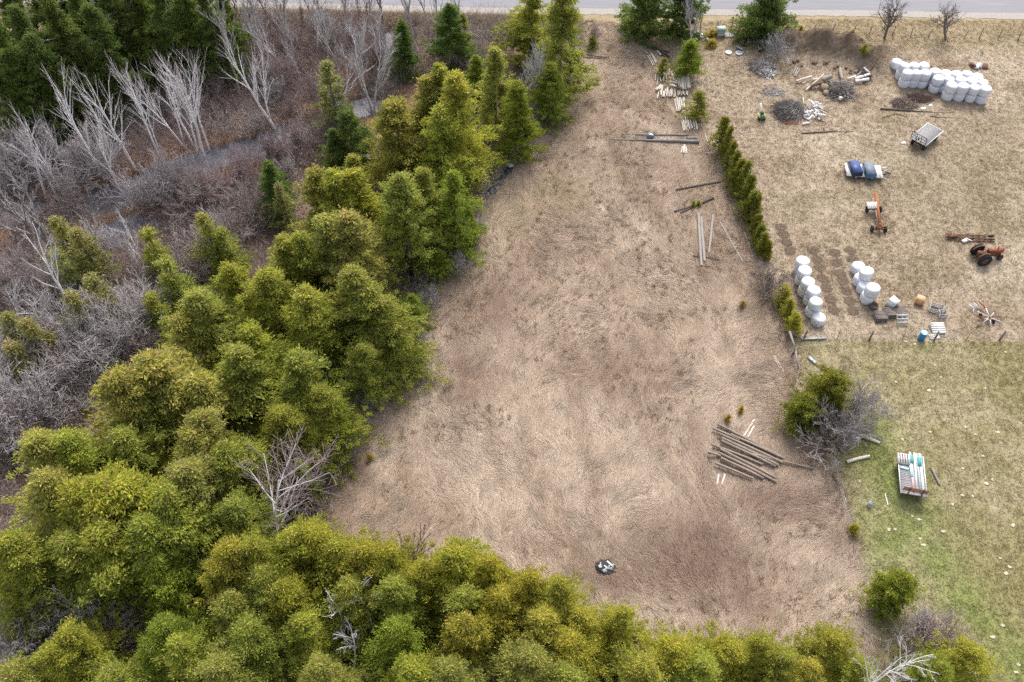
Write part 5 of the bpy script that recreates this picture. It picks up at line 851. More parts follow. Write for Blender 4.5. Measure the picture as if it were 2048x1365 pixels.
# tractor
ZR = lambda x, y: (1870 + x / 11.5, 450 + y / 11.5)
c = G(*ZR(1050, 800), 0.0); an = math.radians(9); pr_ = G(*ZR(1060, 700), .6); t = thing('tractor', 'old red tractor with bare seat and big rear wheels in the paddock', 'tractor', (pr_[0], pr_[1], 0), an)
wheel(t, (0, -.72, .62), .62, .30, rim=m_rust2, spokes=True, name='rear_wheel'); wheel(t, (0, .72, .62), .62, .30, rim=m_rust2, spokes=True, name='rear_wheel'); wheel(t, (1.85, -.30, .30), .30, .16, name='front_wheel'); wheel(t, (1.85, .30, .30), .30, .16, name='front_wheel')
m = MB(); m.box((.55, 0, .68), (1.5, .40, .36)); m.box((-.05, 0, .70), (.55, .5, .45)); m.bar((0, -.7, .62), (0, .7, .62), .2); m.bar((1.2, 0, .6), (1.9, 0, .55), .25); m.bar((1.85, -.30, .32), (1.85, .30, .32), .1); m.bar((1.85, 0, .32), (1.85, 0, .7), .12); m.build('chassis', m_rust2, t)
m = MB(); V = []
for x, w, z0, z1 in ((.55, .20, .86, 1.20), (1.95, .17, .80, 1.14)):
    for y, z in ((-w, z0), (-w, z1 - .08), (-w * .6, z1), (w * .6, z1), (w, z1 - .08), (w, z0)): V.append((x, y, z))
m._add(np.array(V), [(0, 1, 2, 3, 4, 5), (11, 10, 9, 8, 7, 6)] + [(i, i + 6, (i + 1) % 6 + 6, (i + 1) % 6) for i in range(6)]); m.build('hood', m_rust, t)
MB().box((1.98, 0, .95), (.05, .32, .40)).build('grille', m_rust, t); m = MB(); m.cyl((1.35, -.05, 1.1), (1.35, -.05, 1.62), .03, .03, 8).cyl((1.35, -.05, 1.25), (1.35, -.05, 1.45), .05, .05, 8); m.build('exhaust', m_steel, t)
m = MB(); m.lathe([(.001, 0), (.16, .01), (.22, .06), (.20, .10), (.001, .05)], (-.30, 0, 1.0), 'z', 14); m.bar((-.28, 0, .72), (-.30, 0, 1.02), .06); m.build('seat', m_rust2, t); m = MB()
m.bar((.5, 0, 1.15), (.28, 0, 1.30), .04)
for k in range(12): a = k * math.pi / 6; b_ = a + math.pi / 6; m.bar((.27 + .06 * math.sin(a), .19 * math.cos(a), 1.30 + .17 * math.sin(a) * .9), (.27 + .06 * math.sin(b_), .19 * math.cos(b_), 1.30 + .17 * math.sin(b_) * .9), .03)
m.build('steering_wheel', m_steel, t)
for s in (-1, 1):
    m = MB(); V = []
    for k in range(7):
        a = math.radians(30 + k * 22); V += [(.70 * math.cos(a), s * .46, .62 + .70 * math.sin(a)), (.70 * math.cos(a), s * .60, .62 + .70 * math.sin(a))]
    m._add(np.array(V), [(2 * k, 2 * k + 1, 2 * k + 3, 2 * k + 2) for k in range(6)]); o = m.build('fender', m_rust2, t); sd_ = o.modifiers.new('thick', 'SOLIDIFY'); sd_.thickness = .02
MB().bar((-.3, 0, .45), (-.75, 0, .42), .09).build('drawbar', m_rust2, t)
# rusty harrow behind the tractor
p = G(*ZR(800, 350), 0); t = thing('harrow', 'long rusty implement lying flat behind the red tractor', 'harrow', (p[0], p[1], 0), math.radians(-2)); m = MB(); m.bar((-2.3, .1, .18), (2.3, .0, .18), .10).bar((-2.2, .55, .16), (1.6, .45, .16), .08).bar((-1.6, -.3, .14), (2.2, -.25, .14), .08)
for k in range(8): x = -2.1 + k * .58; m.bar((x, -.35 if k % 2 else -.1, .14), (x + .15, .65, .2), .06)
m.build('frame', m_rust2, t); m = MB()
for k in range(22): x = -2.2 + k * .2; y = (.1, .5, -.28)[k % 3]; m.bar((x, y, .2), (x + rb.uniform(-.12, .12), y + rb.uniform(-.2, .2), .5 if k % 5 == 0 else .02), .04)
m.build('tines', m_rust2, t); MB().box((-1.6, .2, .3), (.9, .35, .12), rz=.3).build('weight_box', m_rust2, t); m = MB(); m.box((2.0, .35, .25), (.5, .12, .2), rz=.1); m.build('bracket', m_steel, t)
o = MB().box((0, 0, .05), (.65, .35, .04), rz=.5, rx=.2).box((.35, .05, .12), (.6, .10, .04), rz=-.7).build('white_scrap', m_wpaint, None, G(*ZR(690, 370), .2)); tag(o, 'bent white sheet scrap lying on the rusty implement', 'scrap')
# tyre at the right edge
t = thing('tyre', 'black tyre with pale rim leaning at the right edge of the picture', 'tyre', on(2052, 372)); w_ = wheel(t, (0, 0, .42), .45, .22, 'x', m_wpaint); t.rotation_euler = (0, .35, .2)
# fridge, boxes, barrel, pallets by the fence
ZF = lambda x, y: (1720 + x / 6.4, 570 + y / 6.4)
m_frg = pm('fridge_enamel', (.60, .66, .64), .45, .06, 3); m_frt = pm('fridge_top', (.76, .80, .74), .5, .06, 3); p = on(*ZF(385, 275)); t = thing('fridge', 'white old fridge tipped on the ground above the dark pallets', 'fridge', p, math.radians(38)); MB().box((0, 0, .42), (.72, .70, .84)).build('cabinet', m_frg, t); MB().box((0, 0, .88), (.76, .74, .07), ry=.05).build('lid', m_frt, t); MB().box((.1, -.365, .62), (.05, .03, .16)).build('handle', m_steel, t); t.rotation_euler = (.10, .06, math.radians(38))
m_ply = pm('plywood', (.58, .36, .19), .85, .15, 5, .1); p = on(*ZF(750, 235)); t = thing('wooden_crate', 'open light brown plywood box standing in the paddock', 'box', p, math.radians(-28)); MB().box((0, 0, .70), (.72, .62, .03), ry=.04).build('top_panel', m_ply, t); MB().box((0, -.30, .35), (.70, .025, .68)).build('side_panel', m_ply, t); MB().box((-.34, 0, .35), (.025, .56, .68)).build('side_panel', m_ply, t); MB().box((.34, 0, .35), (.025, .56, .68)).build('side_panel', m_ply, t); m = MB(); m.bar((-.33, -.33, 0), (-.33, -.33, .7), .06).bar((.33, -.33, 0), (.33, -.33, .7), .06); m.build('corner_post', m_ply, t)
o = MB().lathe([(.001, .08), (.22, .10), (.40, .16), (.44, .28), (.40, .34), (.34, .30), (.28, .14), (.001, .12)], (0, 0, 0), 'z', 16).build('feed_tub', m_dw, None, on(*ZF(165, 290)), True); tag(o, 'dark round tub left of the white fridge', 'tub')
GPp = 'dark weathered pallets in the heap by the fence'
for k, (x, y, rz, z, nn) in enumerate(((245, 430, .08, 0, 3), (365, 385, .12, 0, 3), (490, 360, .1, 0, 3))):
    for j in range(nn): p = on(*ZF(x + j * 3, y - j * 4)); pallet((p[0], p[1], p[2] + j * .145), rz + rb.uniform(-.15, .15), ('bottom', 'middle', 'top')[j] + ' dark pallet of the ' + ('left', 'middle', 'right')[k] + ' stack by the fence', m_pald, GPp, w=1.05, d=.95)
p = on(*ZF(515, 480)); pallet((p[0], p[1], p[2] + .45), .05, 'grey pallet leaning open side out at the right of the dark pallets', m_pal, None, rx=.75, w=1.0, d=.95, nb=3, gap=.14)
def crate(p, rz, label, mat, w=.75, d=.6, h=.5, rx=0):
    t = thing('crate', label, 'crate', p, rz, 'grey wooden crates by the fence'); t.rotation_euler = (rx, 0, rz); m = MB()
    for x in (-w / 2, w / 2):
        for y in (-d / 2, d / 2): m.bar((x, y, 0), (x, y, h), .07)
    m.build('corner_post', mat, t); m = MB()
    for z in (.06, h * .5, h - .04): m.bar((-w / 2, -d / 2, z), (w / 2, -d / 2, z), .03, .10).bar((-w / 2, d / 2, z), (w / 2, d / 2, z), .03, .10).bar((-w / 2, -d / 2, z), (-w / 2, d / 2, z), .03, .10).bar((w / 2, -d / 2, z), (w / 2, d / 2, z), .03, .10)
    m.build('slats', mat, t); MB().box((0, 0, .03), (w, d, .03)).build('floor_board', m_dw, t); return t
p = on(*ZF(965, 330)); crate((p[0], p[1], p[2]), -.35, 'grey open crate behind another near the standing pallet', m_pal, 1.1, .75, .5); p = on(*ZF(1040, 400)); crate((p[0], p[1], p[2]), -.08, 'grey open crate in front of another near the standing pallet', m_pal, .62, .55, .55); logp(ZF(945, 230), ZF(1010, 320), .06, 'grey', 'grey plank leaning on the far crate', name='plank', cat='plank')
p = on(*ZF(985, 575)); pallet((p[0], p[1], p[2] + .02), 0, 'bottom pale pallet of the stack above the blue barrel', m_pal, 'pale pallets by the fence', w=1.15, d=1.0); pallet((p[0], p[1], p[2] + .18), .02, 'top white pallet of the stack above the blue barrel', m_palw, 'pale pallets by the fence', rx=.25, w=1.15, d=1.05, nb=5)
p = on(*ZF(945, 670)); pallet((p[0], p[1], p[2]), .1, 'broken pale pallet lying at the fence beside the blue barrel', m_palw, 'pale pallets by the fence', w=.85, d=.55, nb=4, gap=.07); logp(ZF(1010, 615), ZF(985, 700), .05, 'bleach', 'white stake leaning over the broken pallet', name='stake', cat='stake'); logp(ZF(1020, 665), ZF(1115, 668), .05, 'grey', 'grey board lying right of the broken pallet', name='plank', cat='plank')
m_bar = pm('blue_plastic', (.02, .22, .46), .4, .1, 4, spec=.5); m_bl = pm('pale_blue_plastic', (.45, .68, .78), .5, .08, 4); t = thing('barrel', 'blue plastic barrel standing on the fence line', 'barrel', on(*ZF(778, 695))); m = MB(); m.lathe([(.001, 0), (.27, 0), (.29, .03), (.29, .28), (.305, .30), (.29, .32), (.29, .60), (.305, .62), (.29, .64), (.29, .86), (.26, .90)], (0, 0, 0), 'z', 18); m.build('drum', m_bar, t, None, True); MB().lathe([(.27, .895), (.25, .91), (.001, .905)], (0, 0, 0), 'z', 18).build('lid', m_bl, t)
# rake
p = on(*ZF(1660, 420)); t = thing('hay_rake', 'red and white spoked hay rake lying in the paddock', 'hay rake', p); q = lambda x, y, z=.35: np.array(G(*ZF(x, y), z)) - p
MB().bar(q(1490, 410), q(1810, 405), .07).bar(q(1520, 210, .5), q(1610, 300, .45), .08).bar(q(1530, 330), q(1610, 290), .06).bar(q(1600, 290, .45), q(1640, 380, .4), .07).build('beam', m_rust, t); MB().bar(q(1610, 300, .5), q(1650, 400, .45), .06).build('arm', m_wpaint, t)
for x, y in ((1715, 355), (1680, 535), (1570, 490), (1500, 340), (1820, 480), (1600, 440)): MB().bar(q(1660, 420, .45), q(x, y, .3), .045).build('spoke', m_wpaint, t)
for x, y in ((1710, 470), (1545, 390)): wheel(t, q(x, y, .2), .2, .13, 'x')
m = MB()
for k in range(7): m.bar(q(1765 + 18 * k, 410, .3), q(1770 + 18 * k + rb.uniform(-8, 8), 425, .1), .03)
m.bar(q(1490, 545, .1), q(1570, 495, .25), .05); m.build('tines', m_steel, t); m = MB(); m.cyl(q(1660, 420, .25), q(1660, 420, .55), .09, .09, 10); m.build('hub', m_rust, t)
t = thing('metal_rack', 'small white metal rack left of the red hay rake', 'rack', on(*ZF(1440, 300)), .4); m = MB()
for y in (-.25, -.08, .09, .26): m.bar((-.25, y, .35), (.25, y, .30), .05)
m.build('bars', m_galv, t); m = MB(); m.bar((-.25, -.28, .35), (-.25, .3, .35), .05).bar((.25, -.28, .3), (.25, .3, .3), .05).bar((-.25, -.28, .35), (-.45, -.6, 0), .05).bar((.25, .28, .3), (.3, .3, 0), .05).bar((.25, -.28, .3), (.3, -.3, 0), .05); m.build('frame', m_wpaint, t)

# ------------------------------------------------------------------ fences
m_wire = pm('fence_wire', (.35, .35, .36), .5, .1, 5, metal=.4); m_tp = pm('steel_post', (.16, .13, .11), .8, .3, 6); m_post = pm('old_post', (.22, .19, .165), .95, .3, 5, .3, stretch=(4, 4, .6))
t = thing('paddock_fence', 'wire fence with weathered posts between the paddock and the lawn', 'fence', (0, 0, 0)); pts = []
for x, y, w in ((1607, 679, 1), (1675, 678, 0), (1738, 681, 1), (1804, 681, 0), (1868, 682, 1), (1932, 682, 0), (1999, 681, 1), (2070, 682, 0), (2140, 683, 1)):
    p = on(x, y); pts.append(p); lean = np.array([rb.uniform(-.06, .06), rb.uniform(-.05, .05), 0]); m = MB(); m.cyl((0, 0, -.1), lean + [0, 0, 1.25], .085 if w else .028, .075 if w else .024, 8); m.build('post', m_post if w else m_tp, t, p)
m = MB()
for z in (.4, .75, 1.1):
    for a, b in zip(pts[:-1], pts[1:]): m.cyl(a + [0, 0, z], b + [0, 0, z], .006, .006, 3)
o = m.build('wire', m_wire, t); o['kind'] = 'stuff'
t = thing('roadside_fence', 'sagging wire fence with leaning posts along the road', 'fence', (0, 0, 0)); pts = []
for x, y in ((1400, 64), (1432, 63), (1460, 65), (1586, 66), (1625, 67), (1662, 69), (1704, 70), (1739, 69), (1785, 72), (1821, 74), (1856, 74), (1889, 76), (1927, 78), (1958, 78), (1996, 79), (2036, 82), (2075, 83)):
    p = on(x, y); pts.append(p); lean = np.array([rb.uniform(-.12, .2), rb.uniform(-.1, .1), 0]); MB().cyl((0, 0, -.1), lean + [0, 0, rb.uniform(1.1, 1.45)], .06, .05, 7).build('post', m_post, t, p)
m = MB()
for z in (.45, .85):
    for a, b in zip(pts[:-1], pts[1:]): m.cyl(a + [0, 0, z], b + [0, 0, z], .006, .006, 3)
m.build('wire', m_wire, t)['kind'] = 'stuff'
ZK = lambda x, y: (1540 + x / 8.533, 640 + y / 8.533)
t = thing('fence_brace', 'wooden corner brace where the fence meets the overgrown field edge', 'fence brace', (0, 0, 0))
def kb(a, b, za, zb, r, mat, nm): p = G(*ZK(*a), za); q = G(*ZK(*b), zb); MB().cyl((0, 0, 0), q - p, r, r * .85, 7).build(nm, mat, t, p)
kb((285, 300), (335, 200), 0, 1.2, .09, m_post, 'post'); kb((335, 200), (425, 480), 1.15, .95, .10, m_gw, 'rail'); kb((395, 590), (430, 490), 0, 1.15, .09, m_post, 'post'); kb((430, 490), (480, 840), 1.0, .35, .08, m_gw, 'rail'); kb((360, 210), (540, 330), 1.1, .15, .07, m_post, 'brace'); kb((360, 620), (430, 500), 0, 1.0, .05, m_post, 'brace')
o = MB().box((0, 0, .1), (2.25, .10, .20)).build('rail_beam', m_galv, None, on(*ZK(745, 340))); o.rotation_euler = (0, 0, .04); tag(o, 'straight grey beam lying along the fence beside the corner brace', 'beam')
o = MB().box((0, 0, .08), (.28, .75, .16), rz=.6).box((.16, -.28, .12), (.2, .3, .1), rz=.4).build('grey_scrap', m_galv, None, on(*ZK(710, 695))); tag(o, 'small grey metal scrap lying above the cedar clump', 'scrap')
for x, y, l in ((250, 400, 'left'), (265, 420, 'right')): logp(ZK(x - 20, y - 40), ZK(x + 5, y + 10), .03, 'pale', 'short pale stick left of the corner brace, %s of two' % l)

# ------------------------------------------------------------------ yard by the road
ZY = lambda x, y: (1420 + x / 5.935, 40 + y / 5.935)
t = thing('crate_stack', 'stack of pale green and white crates near the roadside fence', 'crates', on(*ZY(125, 185)), .1)
for k in range(3): MB().box((rb.uniform(-.08, .08), rb.uniform(-.05, .1), .17 + k * .33), (.85, .7, .30)).box((0, 0, .33 + k * .33), (.9, .74, .04)).build('crate', m_gboard if k else m_frg, t)
MB().bar((-.45, -.3, 0), (-.5, .1, 1.1), .07).bar((-.3, -.35, 0), (-.35, .05, 1.1), .05).build('leaning_board', m_wpaint, t)
p = on(*ZY(225, 190)); pallet((p[0], p[1], p[2] + .02), .05, 'grey brown pallet lying right of the crate stack', m_pal, None, w=1.1, d=.8)
t = thing('livestock_gate', 'dark steel livestock gates leaning under the round roadside cedar', 'gate', on(*ZY(560, 210)), 0)
q = lambda x, y, z: np.array(G(*ZY(x, y), z)) - np.array(t.location)
m = MB()
for k in range(5): m.bar(q(385, 90 + 6 * k, 1.15 - .24 * k), q(480, 205 + 4 * k, 1.15 - .24 * k), .05)
for k in range(5): m.bar(q(480, 205 + 4 * k, 1.15 - .24 * k), q(730, 195 + 8 * k, 1.15 - .24 * k), .05)
m.build('gate_panel', m_steel, t); m = MB(); m.bar(q(450, 240, .5), q(640, 240, .5), .07).bar(q(450, 265, .4), q(620, 265, .4), .07).bar(q(450, 240, .5), q(450, 265, .4), .07).bar(q(560, 260, .4), q(590, 370, .25), .08).bar(q(640, 250, .45), q(595, 370, .25), .08); m.build('drawbar_frame', m_galv, t)
o = MB().lathe([(.001, -.06), (.14, -.06), (.16, 0), (.14, .06), (.001, .06)], (0, 0, .16), 'y', 12).build('jack_wheel', m_rub, None, on(*ZY(590, 382)), True); tag(o, 'small black jockey wheel below the livestock gates', 'wheel')
for x, y, l in ((218, 397, 'white round basin lying alone in the yard'), (340, 405, 'white round basin in front of the leaning dark sheet')): o = MB().lathe([(.001, .05), (.28, .06), (.36, .16), (.39, .17), (.39, .13), (.30, .0), (.001, .0)], (0, 0, .0), 'z', 18).build('basin', m_wpaint, None, on(*ZY(x, y)), True); tag(o, l, 'basin')
o = MB().box((0, 0, .25), (.9, .05, .5), rx=.5, rz=-.7).box((.1, -.3, .08), (.8, .5, .05), rz=-.5).build('metal_sheet', m_galv, None, on(*ZY(345, 365))); tag(o, 'dark leaning metal sheet behind a white basin', 'sheet'); o = MB().box((0, 0, .15), (.22, .5, .3), rz=.5).build('grey_can', m_galv, None, on(1414, 82)); tag(o, 'small blue grey container left of the crate stack', 'container')
for i, (x, y) in enumerate(((1367, 72), (1392, 70), (1400, 76), (1380, 74))): o = MB().box((0, 0, .15), (.6, .4, .3), rz=i, rx=.2).box((.2, .1, .3), (.3, .3, .2), rz=i * 2).build('rubbish', m_galv if i % 2 else m_wpaint, None, on(x, y)); tag(o, 'pale rubbish heaped in the shade of the big roadside cedar', 'rubbish', 'rubbish under the roadside cedar')
def pile(name, label, cat, cx, cy, rx, ry, n, h, L, pal, rad=.02, lay=.25, ang=None, seed=0, Z=ZY, kindstuff=False):
    r = np.random.RandomState(seed + 900); c = on(*Z(cx, cy)); e = np.array(on(*Z(cx + rx, cy))) - c; Rx = abs(e[0]); Ry = abs(np.array(on(*Z(cx, cy - ry))) - c)[1]
    u = r.rand(n) ** .8 * (.6 + .5 * r.rand(n)); a = r.rand(n) * 6.28; P = np.stack([u * np.cos(a) * Rx, u * np.sin(a) * Ry, h * (1 - u ** 1.5) * r.rand(n) + .02], -1); th_ = (r.rand(n) * 6.28) if ang is None else ang + r.randn(n) * .35
    d = np.stack([np.cos(th_), np.sin(th_), r.randn(n) * lay + .05], -1); l = L * (.4 + .8 * r.rand(n)); P0 = P - d * l[:, None] * .5; P1 = P + d * l[:, None] * .5; P0[:, 2] = np.maximum(P0[:, 2], .02); P1[:, 2] = np.maximum(P1[:, 2], .02)
    P0[:, :2] += np.stack([np.cos(a), np.sin(a)], -1) * (.25 * L * r.rand(n) ** 3)[:, None]
    Vs = pyr(P0, P1, rad * 1.5 * (.4 + r.rand(n))); pal = np.array(pal); col = np.tile(pal[r.randint(0, len(pal), n)] * (.7 + .5 * r.rand(n, 1)), (3, 1)); o = link(name, soup(name, Vs, col, [m_twig]), None, c); return tag(o, label, cat)
gry = [(.42, .39, .37), (.30, .265, .245), (.50, .475, .46)]; brn = [(.22, .17, .145), (.16, .115, .095), (.30, .25, .22)]
pile('brush_pile', 'grey heap of cut branches below the livestock gates', 'brush pile', 620, 580, 140, 100, 900, .7, 1.5, gry + brn[:1], seed=1); pile('brush_pile', 'fan of pale bleached sticks at the near side of the grey branch heap', 'brush pile', 690, 650, 80, 40, 90, .6, 1.2, [(.62, .60, .58)], rad=.04, seed=2)
pile('brush_pile', 'dark rounded heap of thin branches left of the white birch logs', 'brush pile', 960, 1090, 150, 110, 1500, 1.1, 1.9, [(.33, .30, .275), (.22, .195, .175), (.44, .405, .38)], ang=.4, seed=3); pile('brush_pile', 'dark tangled roots and twigs of the stump heap', 'brush pile', 1540, 860, 170, 110, 1000, 1.3, 1.3, [(.18, .15, .135), (.32, .29, .27), (.46, .42, .40)], seed=4)
pile('brush_pile', 'reddish scattered bark chips below the white birch logs', 'bark chips', 970, 1220, 110, 30, 260, .08, .35, [(.42, .22, .15), (.34, .19, .13)], rad=.05, seed=5); pile('brush_pile', 'thin twig litter over the yard below the grey branch heap', 'twigs', 760, 860, 160, 60, 260, .1, .9, gry, seed=6)
pile('brush_pile', 'dark root scraps at the end of the earth bank', 'roots', 1880, 540, 70, 90, 330, .5, .9, [(.26, .23, .215), (.15, .11, .095)], rad=.03, seed=7)
pile('brush_pile', 'brown twigs scattered beside the long fallen pole near the bales', 'twigs', 300, 680, 160, 80, 900, .25, 1.0, brn, seed=8, Z=ZC); pile('brush_pile', 'small dark brush heap between the fallen pole and the bales', 'brush pile', 510, 615, 130, 45, 900, .35, 1.3, [(.20, .135, .115), (.27, .20, .17)], ang=-.3, seed=9, Z=ZC)
r9 = random.Random(12)
for i in range(44):
    x = 1075 + r9.uniform(0, 210); y = 990 + r9.uniform(0, 190); a = r9.uniform(.9, 2.2) if i % 3 else r9.uniform(-.5, .6); p = on(*ZY(x, y)); l = r9.uniform(.5, 1.3); z = .1 + .7 * r9.random() * (1 - abs(x - 1180) / 150); d = np.array([math.cos(a) * l, -math.sin(a) * l * .8, r9.uniform(-.12, .12)]); log3(p + [0, 0, z], p + d + [0, 0, z], r9.uniform(.05, .11) if i < 26 else .035, 'bleach' if i % 5 else 'white', 'white birch log in the bright heap beside the dark branch heap', 'white birch logs in the yard heap')
for a, b, r, k, l in (((1240, 1050), (1320, 1200), .16, 'grey', 'thick grey log on the right of the white birch heap'), ((1090, 1255), (1180, 1235), .10, 'bleach', 'white log end in front of the white birch heap'), ((1100, 940), (1110, 1010), .05, 'bleach', 'white stick standing out above the white birch heap')): logp(ZY(*a), ZY(*b), r, k, l, lift=(.1, .1))
for i, (a, b, r) in enumerate((((1020, 560), (980, 650), .09), ((1040, 580), (1000, 670), .09), ((1060, 600), (1015, 680), .09), ((935, 670), (990, 600), .05))): logp(ZY(*a), ZY(*b), r, 'grey', 'grey log in the small pile above the pale planks', 'small grey log pile in the yard')
for a, b, r, k, l in (((1015, 750), (1200, 708), .12, 'pale', 'long pale plank log left of the stump heap'), ((1210, 735), (1265, 715), .13, 'pale', 'short pale log beside the long pale one'), ((1130, 855), (1340, 680), .09, 'pale', 'slanting pale pole leading up to the stump heap'), ((1090, 770), (1130, 755), .05, 'pale', 'small pale stick below the long pale log'), ((1190, 820), (1310, 795), .20, 'brown', 'brown fallen log at the left of the stump heap'), ((1330, 745), (1430, 720), .28, 'grey', 'thick sawn grey log behind the stump heap'), ((1530, 610), (1555, 740), .20, 'grey', 'grey trunk standing up behind the stump heap'), ((1710, 725), (1885, 685), .17, 'bleach', 'upper white log on the right of the stump heap'), ((1715, 755), (1870, 745), .17, 'bleach', 'lower white log on the right of the stump heap'), ((1620, 720), (1720, 700), .10, 'bleach', 'thin white limb behind the stump heap'), ((1740, 690), (1790, 650), .12, 'grey', 'grey limb pointing up from the white logs'), ((1530, 960), (1555, 975), .22, 'white', 'sawn white stump end at the near side of the stump heap'), ((1860, 480), (1900, 600), .12, 'bleach', 'bleached root at the end of the earth bank'), ((1930, 500), (2010, 440), .08, 'brown', 'reddish branch at the end of the earth bank')):
    logp(ZY(*a), ZY(*b), r, k, l, lift=(.15, .3 if 'stump heap' in l or 'pointing' in l else .1))
m_earth = pm('bare_earth', (.17, .12, .085), .95, .3, 5, .4); m_stone = pm('brown_stone', (.30, .23, .15), .9, .25, 5, .3)
def blob(name, label, cat, p, s, mat, seed, group=None):
    r = np.random.RandomState(seed); m = MB(); V = []; n = 10; pr = [(.0, .0), (.8, .0), (1, .35), (.85, .75), (.45, .98), (.0, 1.0)]
    for q, z in pr:
        for k in range(n): a = k * 2 * math.pi / n; f = 1 + .14 * r.randn(); V.append((s[0] * q * f * math.cos(a), s[1] * q * f * math.sin(a), s[2] * (z + .05 * r.randn() * (z > 0))))
    m._add(np.array(V), [(j * n + i, j * n + (i + 1) % n, (j + 1) * n + (i + 1) % n, (j + 1) * n + i) for j in range(5) for i in range(n)]); return tag(m.build(name, mat, None, p, True), label, cat, group)
blob('boulder', 'round brown boulder at the left of the stump heap, upper of two', 'boulder', on(*ZY(1350, 825)), (.55, .5, .55), m_stone, 1); blob('boulder', 'round brown boulder at the left of the stump heap, lower of two', 'boulder', on(*ZY(1385, 880)), (.5, .45, .4), m_stone, 2); blob('stump', 'dark upturned stump in the middle of the stump heap', 'stump', on(*ZY(1490, 880)), (.8, .7, 1.0), m_dw, 3); blob('stump', 'dark root mass on the right of the stump heap', 'stump', on(*ZY(1610, 820)), (.7, .6, .8), m_dw, 4)
for i in range(14): blob('earth_clod', 'dark clod of earth on the eroded face of the bank', 'clod', on(*ZY(1000 + 60 * i + r9.uniform(-40, 40), 370 + 13 * i + r9.uniform(-50, 70))), (r9.uniform(.12, .3), r9.uniform(.12, .3), r9.uniform(.1, .25)), m_earth, 20 + i, 'clods on the earth bank')
# small green walk-behind machine
m_yg = pm('yellow_green_paint', (.50, .52, .16), .5, .15, 4); m_dg = pm('green_paint', (.10, .22, .12), .5, .15, 4); t = thing('garden_tiller', 'small green and yellow machine with a pale handle standing in the paddock', 'garden machine', on(*ZY(605, 1180)), .1); MB().box((0, 0, .45), (.45, .7, .35)).build('body', m_dg, t); m = MB(); m.box((-.3, .05, .40), (.12, .7, .3)); m.box((.3, -.05, .40), (.12, .6, .3)); m.build('fenders', m_yg, t); MB().box((.02, .15, .68), (.3, .35, .14)).build('engine', m_steel, t); m = MB(); m.bar((-.1, .2, .6), (-.05, 1.0, 1.35), .05).bar((.08, .2, .6), (-.02, 1.0, 1.35), .05); m.build('handle', m_frt, t)
for sx in (-.3, .3): wheel(t, (sx, -.15, .22), .22, .14, 'x')
# poles and twigs right of the yard
for a, b, r, l in (((0, 740), (370, 765), .11, 'long dark fallen pole below the large bale block, thick end'), ((370, 765), (650, 778), .06, 'thin end of the long dark fallen pole below the bales'), ((650, 778), (920, 785), .03, 'thin dark branch continuing from the fallen pole'), ((20, 850), (200, 795), .04, 'thin forked branch below the fallen pole, left arm'), ((200, 795), (340, 840), .04, 'thin forked branch below the fallen pole, right arm'), ((620, 830), (700, 830), .05, 'small dark branch end above the hay wagon'), ((690, 838), (1000, 850), .03, 'thin dark branch above the hay wagon')): logp(ZC(*a), ZC(*b), r, 'dark', l, name='branch', cat='branch')
logp((1602, 268), (1670, 264), .07, 'brown', 'crooked brown branch alone in the paddock, thick end', name='branch', cat='branch'); logp((1670, 264), (1706, 264), .03, 'dark', 'thin tip of the crooked brown branch in the paddock', name='branch', cat='branch'); logp((1650, 266), (1646, 257), .05, 'brown', 'stub rising from the crooked brown branch', name='branch', cat='branch')
for x, y, s, l in ((1847, 218, .6, 'white paper sheet lying by the small dark brush heap, left'), (1861, 212, .5, 'white paper sheet lying by the small dark brush heap, right'), (1807, 287, .55, 'white sheet of paper lying left of the hay wagon')):
    o = MB().box((0, 0, .04), (s, s * .6, .012), rz=.3, rx=.06).build('paper_sheet', m_wpaint, None, on(x, y)); tag(o, l, 'paper')
t = thing('scrap_metal', 'crumpled grey and red sheet metal lying behind the bales', 'scrap metal', on(1955, 135)); 
for k in range(7): MB().box((r9.uniform(-.8, .8), r9.uniform(-.3, .3), .2), (.8, .5, .03), rz=r9.uniform(0, 3), rx=r9.uniform(-.7, .7), ry=r9.uniform(-.4, .4)).build('sheet', m_galv if k % 2 else m_rust2, t)
# grey cover and black plastic at the field edge
ZB = lambda x, y: (950 + x / 12.41, 300 + y / 12.41)
c, an, L, W = rect4([ZB(760, 260), ZB(835, 250), ZB(965, 390), ZB(850, 435)], .55); m_cov = pm('grey_blue_plastic', (.40, .48, .58), .45, .1, 4); m_blk = pm('black_plastic', (.018, .020, .026), .35, .3, 8, .3, spec=.5)
t = thing('plastic_cover', 'pale blue grey plastic lid on top of the black sheeting at the field edge', 'cover', (c[0], c[1], 0), an); MB().box((0, 0, .52), (max(L, .5), max(W, .8), .10)).build('lid', m_cov, t); MB().box((0, 0, .25), (max(L, .5) * .85, max(W, .8) * .85, .44)).build('bin', m_blk, t)
r = np.random.RandomState(77); LN = [(880, 150), (860, 260), (830, 480), (740, 620), (660, 760), (520, 870), (430, 960), (430, 1060), (340, 1140), (260, 1140)]; V = []; n = 9
for i in range(40):
    f = i / 39 * (len(LN) - 1); k = min(int(f), len(LN) - 2); u = f - k; x = LN[k][0] * (1 - u) + LN[k + 1][0] * u; y = LN[k][1] * (1 - u) + LN[k + 1][1] * u; p = on(*ZB(x, y)); wd = .38 + .22 * math.sin(i * .7) + .1 * r.randn()
    k2 = min(k + 1, len(LN) - 1); pd = np.array(on(*ZB(*LN[k2]))) - np.array(on(*ZB(*LN[k]))); pd /= np.linalg.norm(pd); nr = np.array([-pd[1], pd[0], 0])
    for j in range(n): s_ = (j / (n - 1) - .5) * 2; V.append(p + nr * wd * s_ + [0, 0, max(.01, .28 * (1 - s_ * s_) * (.5 + .8 * r.rand()) + .02)])
